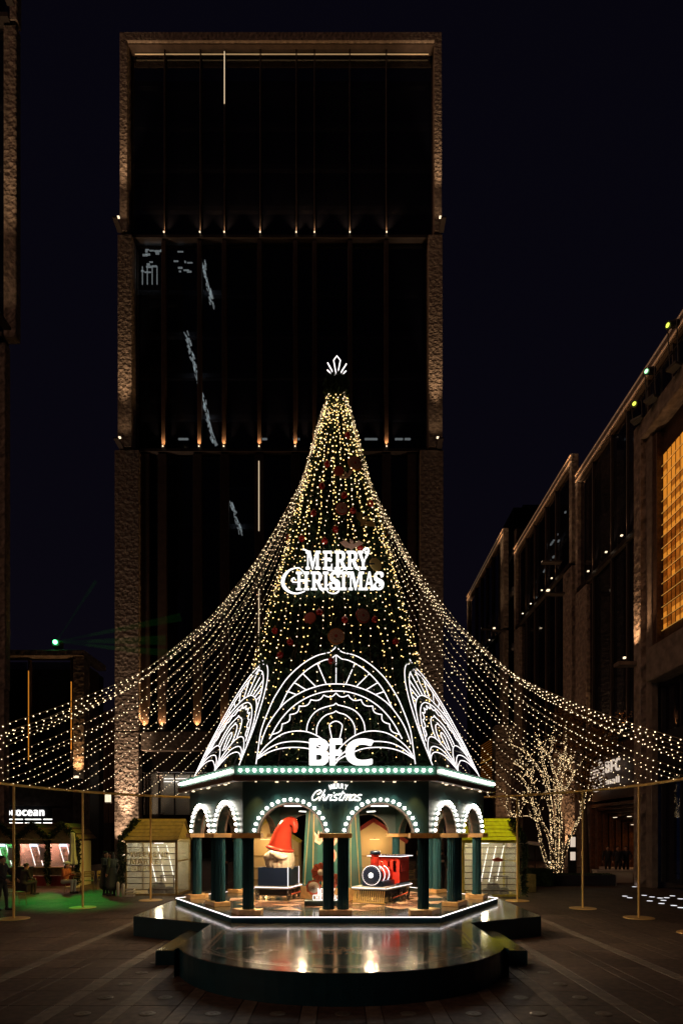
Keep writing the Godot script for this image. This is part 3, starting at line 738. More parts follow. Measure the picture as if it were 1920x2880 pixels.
func stage() -> void:
	var s := thing("stage_platform", "large dark glossy stage with a rounded front, under the pavilion", "stage", P(0, 0, 17.1))
	var poly := PackedVector2Array()   # x, distance behind the middle
	var big := ring_poly(4.82, deg_to_rad(30))
	# front prong with its arc joined to the big hexagon
	var prong := PackedVector2Array([Vector2(-2.82, 0), Vector2(-2.82, -6.9)])
	for i in 33:
		var t := lerpf(-1.215, 1.215, i / 32.0)
		prong.append(Vector2(sin(t) * 2.97, -5.71 - cos(t) * 2.97))
	prong.append_array([Vector2(2.82, -6.9), Vector2(2.82, 0)])
	for i in big.size(): big[i] += Vector2(-0.1, 0)
	var both := Geometry2D.merge_polygons(big, prong)
	poly = both[0]
	obj("stage_body", up_prism(poly, 0.0, 0.455), M.stage_side, s)
	obj("stage_floor", up_prism(poly, 0.458, 0.47), M.stage_top, s)
	var line := func(off: float, w: float) -> void:
		var out := PackedVector2Array([Vector2(-2.82 + off, -4.55), Vector2(-2.82 + off, -6.75)])
		var pts := []
		for i in 33:
			var t := lerpf(-1.1, 1.1, i / 32.0)
			pts.append(Vector2(sin(t) * (2.97 - off), -5.71 - cos(t) * (2.97 - off)))
		var path := [Vector2(-2.45 + off * 0.9, -4.35), Vector2(-2.75 + off, -5.1)] + pts + [Vector2(2.75 - off, -5.1), Vector2(2.45 - off * 0.9, -4.35)]
		var g := G.new()
		for i in path.size() - 1:
			var a: Vector2 = path[i]
			var b: Vector2 = path[i + 1]
			var q := (b - a).orthogonal().normalized() * w / 2
			g.out4(Vector3(0, -50, 0), Vector3(a.x + q.x, 0.473, -(a.y + q.y)), Vector3(b.x + q.x, 0.473, -(b.y + q.y)), Vector3(b.x - q.x, 0.473, -(b.y - q.y)), Vector3(a.x - q.x, 0.473, -(a.y - q.y)))
		obj("gold_border", g, M.gold_paint, s)
	line.call(0.36, 0.05)
	line.call(0.46, 0.02)
	for r in [["MERRY", -0.36, 0.36, 6.75, 7.0], ["CHRISTMAS", -0.62, 0.62, 7.06, 7.34]]:
		var o := fit("floor_letters", r[0], serif, r[1], r[2], -r[4], -r[3], 0.004, M.gold_paint, s)
		o.transform = Transform3D(FLAT, Vector3(0, 0.4735, 0)) * o.transform
	for sx in [-1, 1]:   # sprigs either side of the lettering
		var g := G.new()
		for k in 9:
			var c := Vector2(sx * (1.15 + 0.13 * k), 7.0 + 0.25 * sin(k * 1.7))
			for w in 3:
				var d := Vector2.from_angle(k * 0.9 + w * 2.1) * 0.13
				var q := d.orthogonal() * 0.28
				g.out4(Vector3(0, -50, 0), Vector3(c.x, 0.473, c.y), Vector3(c.x + d.x * 0.5 + q.x, 0.473, c.y + d.y * 0.5 + q.y), Vector3(c.x + d.x, 0.473, c.y + d.y), Vector3(c.x + d.x * 0.5 - q.x, 0.473, c.y + d.y * 0.5 - q.y))
		obj("floor_leaf_pattern", g, M.gold_paint, s)
	for sx in [-1, 1]:
		var st := thing("stage_step", "low dark step along the %s side of the stage's rounded front" % ("left" if sx < 0 else "right"), "step", P(sx * 3.12, 0, 12.1))
		var p2 := PackedVector2Array([Vector2(-0.29, -1.0), Vector2(0.29, -1.0), Vector2(0.29, 1.25 + sx * 0.12), Vector2(-0.29, 1.25 - sx * 0.12)])
		obj("step_body", up_prism(p2, 0.0, 0.258), M.stage_side, st)
		obj("step_tread", up_prism(p2, 0.26, 0.27), M.stage_top, st)

func face_xf(k: int) -> Basis: return Basis(Vector3.UP, deg_to_rad(60 * k))
func hex_seg(ai: float, ao: float, y0: float, y1: float) -> G:   # one side of a hexagonal ring, flat side towards +z
	return up_prism(PackedVector2Array([Vector2(-ao * T30, -ao), Vector2(ao * T30, -ao), Vector2(ai * T30, -ai), Vector2(-ai * T30, -ai)]), y0, y1)

func pavilion() -> void:
	var p := thing("carousel_pavilion", "dark green hexagonal pavilion of arches and columns edged with round bulbs", "pavilion", HC)
	# raised floor with a lit edge and inlaid tiles
	obj("floor_deck", up_prism(ring_poly(3.93), 0.47, 0.596), M.stage_side, p)
	obj("floor_sheet", up_prism(ring_poly(3.86), 0.597, 0.606), M.stage_top, p)
	for k in 6: obj("edge_light", hex_seg(3.925, 3.942, 0.59, 0.606), M.edge_led, p, Vector3.ZERO, face_xf(k))
	for k in 12:   # a star of tiles round the core
		for r in 3:
			var a0 := deg_to_rad(30 * k)
			var a1 := deg_to_rad(30 * k + 30)
			var am := (a0 + a1) / 2
			var ri: float = [0.9, 1.65, 2.35][r]
			var ro: float = [1.62, 2.32, 3.0][r]
			var A := Vector2.from_angle(a0)
			var B := Vector2.from_angle(a1)
			var Cc := Vector2.from_angle(am)
			obj("floor_tile", up_prism(PackedVector2Array([A * ri, Cc * ro, A * ro]), 0.607, 0.6105), [M.tile_tan, M.tile_brown, M.tile_tan][r], p)
			obj("floor_tile", up_prism(PackedVector2Array([A * ri, B * ri, Cc * ro]), 0.607, 0.610), [M.tile_brown, M.tile_dark, M.tile_brown][(r + k) % 3], p)
			obj("floor_tile", up_prism(PackedVector2Array([B * ri, B * ro, Cc * ro]), 0.607, 0.6105), [M.tile_tan, M.tile_tan, M.tile_dark][r], p)
	# the arched walls
	var aw := 3.594
	var w := PackedVector2Array([Vector2(-2.075, 2.36)])
	var lines := []
	for cx in [-1.0, 1.0]:
		var arc := []
		for i in 25:
			var t := PI - PI * i / 24.0
			var q := Vector2(cx + cos(t) * 0.72, 2.36 + sin(t) * 0.72)
			arc.append(q); w.append(q)
		lines.append(arc)
	w.append_array([Vector2(2.075, 2.36), Vector2(2.075, 3.64), Vector2(-2.075, 3.64)])
	var wg := G.new()
	wg.prism(w, aw - 0.2, aw)
	var wm := wg.mesh()
	var bulb := G.new()
	bulb.ball(Vector3.ZERO, 0.036, 10, 7)
	var bm := bulb.mesh()
	var cap := G.new()
	cap.lathe(V([0.0, 0.0, 0.028, 0.0, 0.028, 0.03, 0.0, 0.03]), 8, Transform3D(Basis(Vector3.RIGHT, PI / 2), Vector3(0, 0, -0.045)))
	for k in 6:
		var f := obj("arch_wall", wm, M.teal, p, Vector3.ZERO, face_xf(k))
		for arc in lines:
			var lg := G.new()
			for i in arc.size() - 1:
				var a: Vector2 = arc[i]
				var b: Vector2 = arc[i + 1]
				lg.quad(Vector3(a.x, a.y, aw - 0.25), Vector3(b.x, b.y, aw - 0.25), Vector3(b.x, b.y, aw + 0.012), Vector3(a.x, a.y, aw + 0.012))
				var ad := (a - Vector2(signf(a.x), 2.36)).normalized() * 0.035
				var bd := (b - Vector2(signf(b.x), 2.36)).normalized() * 0.035
				lg.quad(Vector3(a.x, a.y, aw + 0.012), Vector3(b.x, b.y, aw + 0.012), Vector3(b.x + bd.x, b.y + bd.y, aw + 0.012), Vector3(a.x + ad.x, a.y + ad.y, aw + 0.012))
				lg.quad(Vector3(a.x + ad.x, a.y + ad.y, aw + 0.012), Vector3(b.x + bd.x, b.y + bd.y, aw + 0.012), Vector3(b.x + bd.x, b.y + bd.y, aw + 0.001), Vector3(a.x + ad.x, a.y + ad.y, aw + 0.001))
				lg.quad(Vector3(a.x + ad.x, a.y + ad.y, aw - 0.202), Vector3(b.x + bd.x, b.y + bd.y, aw - 0.202), Vector3(b.x, b.y, aw - 0.202), Vector3(a.x, a.y, aw - 0.202))
			obj("arch_lining", lg, M.arch_brown, f)
		if k in [0, 1, 5]:
			for cx in [-1.0, 1.0]:
				for i in 17:
					var t := deg_to_rad(9.5 + 161.0 * i / 16.0)
					obj("bulb", bm, M.bulb, f, Vector3(cx + cos(t) * 0.82, 2.36 + sin(t) * 0.82, aw + 0.05))
			# small down lights under the eaves
			for x in [-1.3, 0.0, 1.3]:
				var dl := obj("down_light", bx(0.07, 0.03, 0.07, 0.008), M.up_lamp, f, Vector3(x, 3.565, aw + 0.13))
				spot(Vector3(0, -0.03, 0), Vector3(0, -1.0, -0.1), 24, Color(0.8, 1.0, 0.92), 0.9, 0.02, dl)
	# eaves: gold trim, green bulb board, brown soffit
	for k in 6:
		var c := obj("cornice", hex_seg(3.42, 3.90, 3.66, 3.70), M.trim_brown, p, Vector3.ZERO, face_xf(k))
		obj("wood_trim", hex_seg(3.72, 3.885, 3.575, 3.66), M.trim_brown, c)
		obj("soffit", hex_seg(3.42, 3.72, 3.6, 3.655), M.wood_gold, c)
		obj("bulb_board", hex_seg(3.5, 3.85, 3.70, 3.905), M.teal_bright, c)
		for y in [3.71, 3.9]: obj("board_edge", hex_seg(3.84, 3.875, y - 0.012, y + 0.012), M.teal_bright, c)
		if k in [0, 1, 5]:
			for i in 28: obj("bulb", bm, M.bulb, c, Vector3(-2.08 + 0.154 * i, 3.805, 3.885))
			for x in [-1.75, -1.05, -0.35, 0.35, 1.05, 1.75]: 
				var el := obj("eaves_lamp", bx(0.035, 0.02, 0.035), M.up_lamp, c, Vector3(x, 3.562, 3.8))
				if absf(x) != 1.05: spot(Vector3(0, -0.02, 0), Vector3(0, -2.0, -0.05), 34, Color(1.0, 0.76, 0.45), 1.5, 0.02, el)
	obj("roof_deck", up_prism(ring_poly(3.55), 3.74, 3.87), M.teal_dark, p)
	obj("ceiling", up_prism(ring_poly(3.4), 3.38, 3.46), M.teal, p)
	# columns
	var shaft := G.new()
	shaft.lathe(V([0.132, 0.715, 0.132, 0.76, 0.128, 0.765, 0.126, 2.27, 0.132, 2.275, 0.132, 2.325]), 96, Transform3D(), 0.13, 16)
	var sm := shaft.mesh()
	for k in 6:
		var n := face_xf(k) * Vector3.BACK
		var mid := Node3D.new()
		mid.name = "double_column"
		p.add_child(mid, true)
		mid.basis = face_xf(k)
		for x in [-0.165, 0.165]: obj("column_shaft", sm, M.column_teal, mid, Vector3(x, 0, aw - 0.13))
		obj("capital", bx(0.74, 0.11, 0.46, 0.01), M.wood_gold, mid, Vector3(0, 2.376, aw - 0.12))
		obj("plinth", bx(0.74, 0.11, 0.42, 0.008), M.wood_gold, mid, Vector3(0, 0.662, aw - 0.12))
		# the corner between face k and face k + 1
		var cn := Node3D.new()
		cn.name = "corner_column"
		p.add_child(cn, true)
		cn.basis = Basis(Vector3.UP, deg_to_rad(60 * k + 30))
		var R := aw / cos(PI / 6)
		obj("column_shaft", sm, M.column_teal, cn, Vector3(0, 0, R - 0.2))
		# a block that follows both walls
		var t1 := Vector2(cos(deg_to_rad(30)), sin(deg_to_rad(30)))
		var block := PackedVector2Array()
		var vo := Vector2(0, -(R + 0.12))
		var vi := Vector2(0, -(R - 0.42))
		block.append_array([vo, vo + t1 * 0.48, vo + t1 * 0.48 + Vector2(-0.5, 0.866) * 0.42, vi, vo + Vector2(-t1.x, t1.y) * 0.48 + Vector2(0.5, 0.866) * 0.42, vo + Vector2(-t1.x, t1.y) * 0.48])
		obj("capital", up_prism(block, 2.32, 2.431), M.wood_gold, cn)
		obj("plinth", up_prism(block, 0.607, 0.717), M.wood_gold, cn)
	# the core: a tapering hexagonal post with gold ribs
	var cg := G.new()
	for k in 6:
		var b := Basis(Vector3.UP, deg_to_rad(60 * k))
		cg.quad(b * Vector3(-0.43, 0.95, 0.745), b * Vector3(0.43, 0.95, 0.745), b * Vector3(0.365, 3.4, 0.632), b * Vector3(-0.365, 3.4, 0.632))
	obj("core_post", cg, M.teal_core, p, Vector3(-0.12, 0, 0))
	obj("core_base", up_prism(ring_poly(0.78), 0.61, 0.95), M.wood_gold, p, Vector3(-0.12, 0, 0))
	for k in 6:
		for x in [[-0.28, -0.12], [0.22, 0.1]]:
			var rg := G.new()
			rg.tube([Vector3(x[0], 0.98, 0.748), Vector3(x[1], 3.35, 0.637)], 0.011, 5)
			obj("gold_rib", rg, M.gold_metal, p, Vector3(-0.12, 0, 0), Basis(Vector3.UP, deg_to_rad(60 * k)))
	# lights that hang inside
	for k in [0, 2, 4]:
		for x in [-1.09, 1.09]:
			var hl := obj("hanging_light", bx(0.44, 0.03, 0.05), M.led_white, p, face_xf(k) * Vector3(x, 3.12, 1.85), face_xf(k))
			for s in [-0.18, 0.18]: obj("hanger", bx(0.01, 0.26, 0.01), M.black_paint, hl, Vector3(s, 0.14, 0))
			var al := AreaLight3D.new()
			al.name = "area_light"
			al.area_normalize_energy = true; al.area_size = Vector2(0.44, 0.05); al.light_energy = 15.0; al.light_color = Color(1, 0.86, 0.68); al.area_range = 30.0; al.shadow_enabled = true
			hl.add_child(al, true)
			al.position = Vector3(0, -0.03, 0); al.rotation.x = -PI / 2
	# signs on the front wall
	var ms := thing("wall_sign", "white lit script lettering on the pavilion's front wall between the two arches", "sign", HC + Vector3(0, 0, aw + 0.03))
	var Z := func(x: float, y: float) -> Vector3: return Vector3((x - 745.0) / 8.711 / 1700.0 * 13.5, 3.27 - (y - 440.0) / 8.711 / 1700.0 * 13.5, 0.03)
	for st in [[310, 410, 350, 395, 395, 350, 385, 320, 340, 315, 270, 350, 210, 420, 175, 490, 180, 545, 220, 560, 280, 530, 340, 480], [485, 310, 420, 430, 345, 560], [350, 550, 390, 480, 440, 425, 475, 425, 470, 460, 440, 530, 455, 560, 485, 548, 530, 490],
			[575, 425, 540, 500, 505, 558], [548, 490, 590, 435, 620, 430, 635, 440], [660, 430, 612, 530, 622, 560, 660, 548], [705, 375, 708, 380], [815, 428, 765, 418, 712, 450, 722, 480, 770, 505, 778, 535, 730, 562, 680, 545],
			[925, 345, 880, 440, 838, 520, 840, 556, 875, 552], [835, 402, 955, 388], [985, 420, 945, 490, 908, 560], [925, 530, 985, 445, 1030, 420, 1042, 440, 990, 555], [1000, 530, 1055, 445, 1100, 422, 1108, 450, 1072, 530, 1085, 560, 1120, 545],
			[1235, 440, 1190, 420, 1135, 455, 1108, 515, 1130, 556, 1180, 530, 1240, 440], [1236, 445, 1205, 530, 1220, 560, 1262, 545], [1375, 430, 1330, 422, 1282, 450, 1292, 485, 1340, 512, 1337, 545, 1292, 566, 1248, 555]]:
		var g := G.new()
		var pts := []
		for q in smooth(V(st), 4): pts.append(Z.call(q.x, q.y))
		g.tube(pts, 0.0165, 6)
		g.ball(pts[0], 0.0165, 6, 4); g.ball(pts[-1], 0.0165, 6, 4)
		obj("letter_tube", g, M.letter, ms)
	for i in 5:
		var a := (i - 2) * 0.13
		var o := fit("sign_letter", "MERRY"[i], sans, -0.036, 0.036, -0.055, 0.055, 0.03, M.letter, ms)
		o.transform = Transform3D(Basis(Vector3.BACK, -a), Vector3(0.06 + sin(a) * 0.66, 2.82 + cos(a) * 0.66, 0.03)) * o.transform
	var bs := thing("roof_sign", "big white lit capitals standing on the pavilion's front eaves", "sign", HC + Vector3(0, 3.905, 3.72))
	for L in [["B", -0.565, -0.17], ["F", -0.115, 0.13], ["C", 0.235, 0.83]]: 
		for j in 5: fit("sign_letter", L[0], sans, L[1] + [0.0, -0.016, 0.016, 0.0, 0.0][j], L[2] + [0.0, -0.016, 0.016, 0.0, 0.0][j], 0.03 + [0.0, 0.0, 0.0, -0.012, 0.012][j], 0.6 + [0.0, 0.0, 0.0, -0.012, 0.012][j], 0.1, M.letter, bs, 0.003 * j)
	obj("sign_rail", bx(1.5, 0.02, 0.06), M.black_paint, bs, Vector3(0.13, 0.011, -0.02))

# ---- the tree
func cone_r(h: float) -> float: return 0.08 + (15.15 - h) * 0.272

func christmas_tree() -> void:
	var t := thing("christmas_tree", "tall cone shaped Christmas tree rising from the pavilion roof", "tree", HC)
	var tg := G.new()
	tg.tube([Vector3(0, 3.87, 0), Vector3(0, 15.3, 0)], [0.2, 0.06], 8)
	obj("trunk", tg, M.bark, t)
	for k in 12:
		var bg := G.new()
		bg.tube([Vector3(0, 15.0, 0), Basis(Vector3.UP, TAU * k / 12) * Vector3(0, 3.9, cone_r(3.9) - 0.3)], 0.025, 5)
		obj("branch_frame", bg, M.bark, t)
	var sp := G.new()   # a spray of needles
	for i in 7:
		var b := Basis(Vector3.BACK, (i - 3) * 0.34) * Basis(Vector3.UP, i * 2.4)
		var w := b * Vector3(0.022, 0, 0)
		var tip := b * Vector3(0, 0.24, 0.03)
		sp.quad(-w * 0.4, w * 0.4, tip * 0.6 + w, tip)
		sp.quad(-w * 0.4, tip * 0.5 - w, tip, w * 0.4)
	var where := []
	while where.size() < 11000:
		var u := rng.randf()
		var h := 15.25 - 11.3 * sqrt(u)
		var th := rng.randf() * TAU
		var lump := 0.12 * sin(th * 7.0 + h * 2.1) + 0.08 * sin(h * 6.3 + th * 3.0)
		if lump < -0.1 and rng.randf() < 0.55: continue
		var r := maxf(0.03, cone_r(h) * rng.randf_range(0.82, 1.0) + lump * 0.7 - 0.12)
		var out := Basis(Vector3.UP, th)
		var s := rng.randf_range(0.7, 1.25)
		where.append(Transform3D(out * Basis(Vector3.RIGHT, rng.randf_range(0.7, 2.3)) * Basis(Vector3.UP, rng.randf() * TAU) * Basis.from_scale(Vector3(s, s, s)), out * Vector3(0, h, r)))
	many("needles", sp.mesh(), M.needles, where, t)
	# tuft under the star
	var tuft := []
	for i in 420:
		var out := Basis(Vector3.UP, rng.randf() * TAU)
		tuft.append(Transform3D(out * Basis(Vector3.RIGHT, rng.randf_range(0.2, 1.7)), out * Vector3(0, rng.randf_range(14.7, 15.2), rng.randf_range(0.02, 0.2))))
	many("top_needles", sp.mesh(), M.needles, tuft, t)
	var star := thing("star_topper", "white lit fan shaped star at the very top of the tree", "star", HC + Vector3(0, 15.2, 0.15))
	for L in [[0.0, 0.0, -0.09, 0.5, 0.0, 0.62, 0.1, 0.5, 0.0, 0.0], [-0.03, 0.02, -0.26, 0.43], [-0.03, 0.0, -0.27, 0.23], [0.03, 0.02, 0.27, 0.4], [0.03, 0.0, 0.26, 0.2]]:
		var g := G.new()
		g.tube(to3(V(L)), 0.017, 6)
		obj("neon_tube", g, M.neon, star)
	obj("stem", bx(0.03, 0.25, 0.03), M.black_paint, star, Vector3(0, -0.1, 0))
	# bulbs that hang down the tree in lines
	var oct := G.new()
	oct.ball(Vector3.ZERO, 1.0, 5, 4)
	var om := oct.mesh()
	for k in 47:
		var th := deg_to_rad(-120.0 + 240.0 * k / 46.0) + rng.randf_range(-0.04, 0.04)
		var s := thing("tree_light_strand", "%s bulb string from the left of those hanging straight down the tree" % ordinal(k), "string lights", HC, 0.0, "bulb strings hanging down the tree")
		var spots := []
		var pts := []
		var h := 14.75 - rng.randf() * 0.5
		var n := 0
		while h > 4.1:
			var r := cone_r(h) + 0.07 + 0.03 * sin(h * 5.0 + k)
			var tt := th + 0.05 * sin(h * 1.3 + k * 2.0) * clampf((h - 5.0) / 6.0, 0.1, 1.0)
			var q := Vector3(sin(tt) * r, h, cos(tt) * r)
			pts.append(q)
			var hide: bool = h < 6.9 and (rng.randf() < 0.35)
			if not hide: spots.append(Transform3D(Basis.from_scale(Vector3.ONE * rng.randf_range(0.011, 0.017)), q + Vector3(rng.randf_range(-0.03, 0.03), rng.randf_range(-0.04, 0.04), 0)))
			h -= rng.randf_range(0.13, 0.2) * (1.0 if h > 9.5 else 1.35)
			n += 1
		var wg := G.new()
		wg.tube(pts, 0.004, 3, false, false)
		obj("cable", wg, M.wire, s)
		many("string_light_bulbs", om, M.string_bulb_gold if k % 3 else M.string_bulb, spots, s)
	# ornaments
	var at := func(x: float, h: float, off: float) -> Vector3:
		var r := cone_r(h) + off
		return HC + Vector3(x, h, sqrt(maxf(0.0, r * r - x * x)))
	var orn := [[0.49, 12.39, 0.2, "largest dried orange wheel, upper right of the tree near its top", 0], [0.06, 12.06, 0.13, "plain orange red disc beside the largest orange wheel near the top", 1], [0.14, 10.89, 0.17, "pale dried orange wheel in the middle of the tree above the lettering", 0],
		[-0.65, 7.76, 0.15, "plain red disc on the left under the lettering", 1], [0.66, 7.83, 0.19, "dried orange wheel on the right under the lettering", 0], [0.0, 7.23, 0.21, "lowest dried orange wheel, above the middle neon fan's point", 0], [1.01, 9.39, 0.17, "tilted yellow disc at the right end of the upper lettering", 2]]
	for o in orn:
		var c: Vector3 = at.call(o[0], o[1], 0.12)
		var n := thing("tree_ornament", o[3], "ornament", c, atan2(o[0], 2.0), "round ornaments on the tree")
		n.rotation.x = -0.15
		var up := Basis(Vector3.RIGHT, PI / 2)
		var g := G.new()
		var R: float = o[2]
		g.lathe(V([0.0, -0.02, R, -0.02, R * 1.05, 0.0, R, 0.02, 0.0, 0.02]), 18, Transform3D(up, Vector3.ZERO), 0.07 if o[4] == 0 else 0.0, 16 if o[4] == 0 else 0)
		obj("peel" if o[4] == 0 else "disc", g, [M.peel_orange if R > 0.19 else M.peel_red, M.peel_red, M.gold_leaf][o[4]], n)
		if o[4] == 0:
			var f := G.new()
			f.lathe(V([0.0, 0.02, R * 0.82, 0.02, R * 0.82, 0.032, 0.0, 0.032]), 18, Transform3D(up, Vector3.ZERO))
			obj("flesh", f, M.pith, n)
			for i in 14:
				obj("segment_rib", bx(R * 0.035, R * 0.3, 0.012), M.peel_red, n, Basis(Vector3.BACK, TAU * i / 14) * Vector3(0, R * 0.55, 0.036), Basis(Vector3.BACK, TAU * i / 14))
			var e := G.new()
			e.lathe(V([0.0, 0.03, R * 0.2, 0.03, R * 0.2, 0.045, 0.0, 0.045]), 10, Transform3D(up, Vector3.ZERO))
			obj("centre", e, M.peel_red, n)
	var balls := [0.20, 11.33, 0.92, 11.35, -0.60, 10.86, -0.39, 11.66, -0.02, 10.28, 0.43, 10.89, -1.35, 10.80, -0.91, 10.18, -0.42, 7.92, 0.21, 7.70, 0.96, 7.79, -0.25, 12.33, -1.58, 7.65, 1.36, 10.87, -0.3, 9.95, 0.62, 9.8, -1.15, 7.2, 1.5, 7.3, 0.3, 13.3, -0.12, 6.6, -1.4, 6.9]
	var list := V(balls)
	list.sort_custom(func(a, b): return a.y > b.y)
	var bg := G.new()
	bg.ball(Vector3.ZERO, 0.085, 14, 9)
	var bmesh := bg.mesh()
	var capg := G.new()
	capg.lathe(V([0.0, 0.07, 0.025, 0.075, 0.025, 0.1, 0.008, 0.105, 0.008, 0.13, 0.0, 0.13]), 8)
	var capm := capg.mesh()
	for i in list.size():
		var q: Vector2 = list[i]
		var side := "left of the middle" if q.x < -0.5 else ("right of the middle" if q.x > 0.5 else "near the middle line")
		var n := thing("glass_ball", "%s shiny red ball counted down from the tree top, %s" % [ordinal(i), side], "bauble", at.call(q.x, q.y, 0.08), 0, "red balls on the tree")
		obj("ball", bmesh, M.ball_red, n)
		obj("cap", capm, M.gold_metal, n)
	# winged shapes cut from board
	var wing := PackedVector2Array([Vector2(-0.3, 0.06), Vector2(-0.16, 0.12), Vector2(-0.05, 0.02), Vector2(0.0, 0.07), Vector2(0.06, 0.02), Vector2(0.18, 0.11), Vector2(0.3, 0.04), Vector2(0.16, -0.04), Vector2(0.04, -0.08), Vector2(0.0, -0.16), Vector2(-0.05, -0.08), Vector2(-0.18, -0.05)])
	for b in [[0.27, 11.97, 0.7, 0.5, "pale bird shaped ornament below the largest orange wheel", M.pink_paint], [0.73, 10.65, 1.1, -0.6, "large gold bird shaped ornament above the lettering's right side", M.gold_leaf], [0.39, 9.84, 1.0, 0.0, "pale bird shaped ornament just above the lettering", M.pink_paint]]:
		var n := thing("bird_ornament", b[4], "ornament", at.call(b[0], b[1], 0.1), 0, "bird ornaments on the tree")
		var g := G.new()
		g.prism(wing, -0.012, 0.012, Transform3D(Basis(Vector3.BACK, b[3]) * Basis.from_scale(Vector3(b[2], b[2], 1)), Vector3.ZERO))
		g.ball(Basis(Vector3.BACK, b[3]) * Vector3(0, 0.08, 0) * b[2], 0.05 * b[2], 8, 6)
		obj("board", g, b[5], n)

func neon() -> void:
	# six-sided fan shapes of tube leaning on the tree; drawn once, the left half mirrored
	var half := [
		[-1.78, 0.02, -1.75, 0.46, -1.72, 0.85, -1.66, 1.14, -1.55, 1.52, -1.47, 1.77, -1.34, 2.06, -1.20, 2.33, -1.02, 2.58, -0.83, 2.79, -0.63, 2.96, -0.43, 3.08, -0.19, 3.15, -0.11, 3.20, -0.03, 3.30, 0.0, 3.36],
		[-1.31, 1.53, -1.24, 1.73, -1.14, 1.99, -1.00, 2.25, -0.80, 2.52, -0.62, 2.70, -0.45, 2.83, -0.27, 2.93, -0.14, 2.96, -0.07, 3.02, 0.0, 3.09],
		[-0.45, 2.81, -0.23, 2.20], [-0.79, 2.51, -0.49, 2.15], [-0.99, 2.25, -0.72, 2.05], [-1.13, 1.99, -0.92, 1.90],
		[-1.70, 0.54, -1.66, 0.74, -1.56, 1.06, -1.42, 1.34, -1.24, 1.62, -1.00, 1.85, -0.72, 2.03, -0.46, 2.14, -0.25, 2.20, 0.0, 2.215],
		[-1.51, 0.68, -1.45, 0.83, -1.35, 1.06, -1.20, 1.32, -0.99, 1.58, -0.73, 1.79, -0.50, 1.91, -0.25, 1.99, 0.0, 2.01],
		[-0.67, 0.90, -0.65, 1.09, -0.57, 1.29, -0.45, 1.44, -0.30, 1.53, -0.12, 1.59, -0.05, 1.61, 0.0, 1.66],
		[-0.44, 0.80, -0.44, 0.96, -0.40, 1.11, -0.32, 1.24, -0.21, 1.34, -0.07, 1.39, 0.0, 1.44],
		[-0.08, 0.64, -0.145, 0.99, -0.13, 1.08, -0.06, 1.14, 0.0, 1.16],
		[-1.74, 0.21, -1.66, 0.38, -1.53, 0.55, -1.35, 0.72, -1.15, 0.84, -0.91, 0.89, -0.67, 0.87, -0.46, 0.78, -0.30, 0.66, -0.11, 0.46, 0.0, 0.24],
		[-1.72, 0.22, -1.53, 0.41, -1.30, 0.55, -1.09, 0.60, -0.88, 0.61, -0.63, 0.58, -0.43, 0.50, -0.23, 0.36, 0.0, 0.12],
		[-1.76, 0.15, -1.57, 0.29, -1.36, 0.39, -1.14, 0.44, -0.90, 0.45, -0.63, 0.42, -0.39, 0.32, -0.09, 0.15, 0.0, 0.03]]
	var scal := V([0.0, 1.95, -0.29, 1.89, -0.59, 1.76, -0.86, 1.58, -1.07, 1.34, -1.24, 1.08, -1.45, 0.80])
	var sc := []
	for i in scal.size() - 1:
		var a: Vector2 = scal[i]
		var b: Vector2 = scal[i + 1]
		var q := (b - a).orthogonal().normalized()
		if q.dot(Vector2(0, 0.5) - (a + b) / 2) < 0: q = -q
		for j in 7:
			var t := j / 6.0
			sc.append(a.lerp(b, t) + q * sin(t * PI) * 0.085)
	var runs := []
	for h in half:
		var pts: Array = V(h)
		if pts.size() > 2: pts = smooth(pts, 3)
		runs.append(pts)
	runs.append(sc)
	var meshes := []
	for pts in runs:
		for s in [1.0, -1.0]:
			var q := []
			for v2 in pts: q.append(Vector3(v2.x * s, v2.y, 0.03))
			var g := G.new()
			g.tube(q, 0.0115, 6)
			meshes.append(g.mesh())
	var mid := G.new()
	mid.tube([Vector3(0, 3.08, 0.03), Vector3(0, 2.24, 0.03)], 0.0115, 6)
	meshes.append(mid.mesh())
	var lean := atan2(1.35, 3.08)
	for k in 6:
		if k in [2, 3, 4]: continue
		var words: String = {0: "widest white neon fan on the pavilion roof, facing the front", 1: "white neon fan leaning on the tree's right side", 5: "white neon fan leaning on the tree's left side"}[k]
		var n := thing("neon_fan", words, "neon light", HC + face_xf(k) * Vector3(0, 3.95, 3.55), 0, "neon fans round the foot of the tree")
		n.basis = face_xf(k) * Basis(Vector3.RIGHT, -lean)
		for m in meshes: obj("neon_tube", m, M.neon, n)
		# thin frame that carries the tubes
		for s in [-1.2, -0.4, 0.4, 1.2]: obj("frame_bar", bx(0.02, 2.9 - absf(s) * 1.1, 0.02), M.black_paint, n, Vector3(s, 1.45 - absf(s) * 0.5, -0.02))
		for y in [0.1, 0.75, 1.5, 2.1]: obj("frame_bar", bx(3.3 - y * 0.55 if y < 2 else 1.9, 0.02, 0.02), M.black_paint, n, Vector3(0, y, -0.022))
	# the lettering on the tree
	var s := thing("tree_sign", "white lit ornate lettering in two lines hung on the middle of the tree", "sign", HC + Vector3(-0.09, 9.0, 1.95))
	var px := func(x: float) -> float: return (x - 785.0) / 4.752 / 1700.0 * 15.15
	var py := func(y: float) -> float: return (395.0 - y) / 4.752 / 1700.0 * 15.15 + 0.035
	for L in [["M", 425, 622], ["E", 655, 780], ["R", 808, 972], ["R", 968, 1136], ["Y", 1122, 1262]]: fit("sign_letter", L[0], serif, px.call(L[1]), px.call(L[2]), py.call(384), py.call(148), 0.06, M.letter, s)
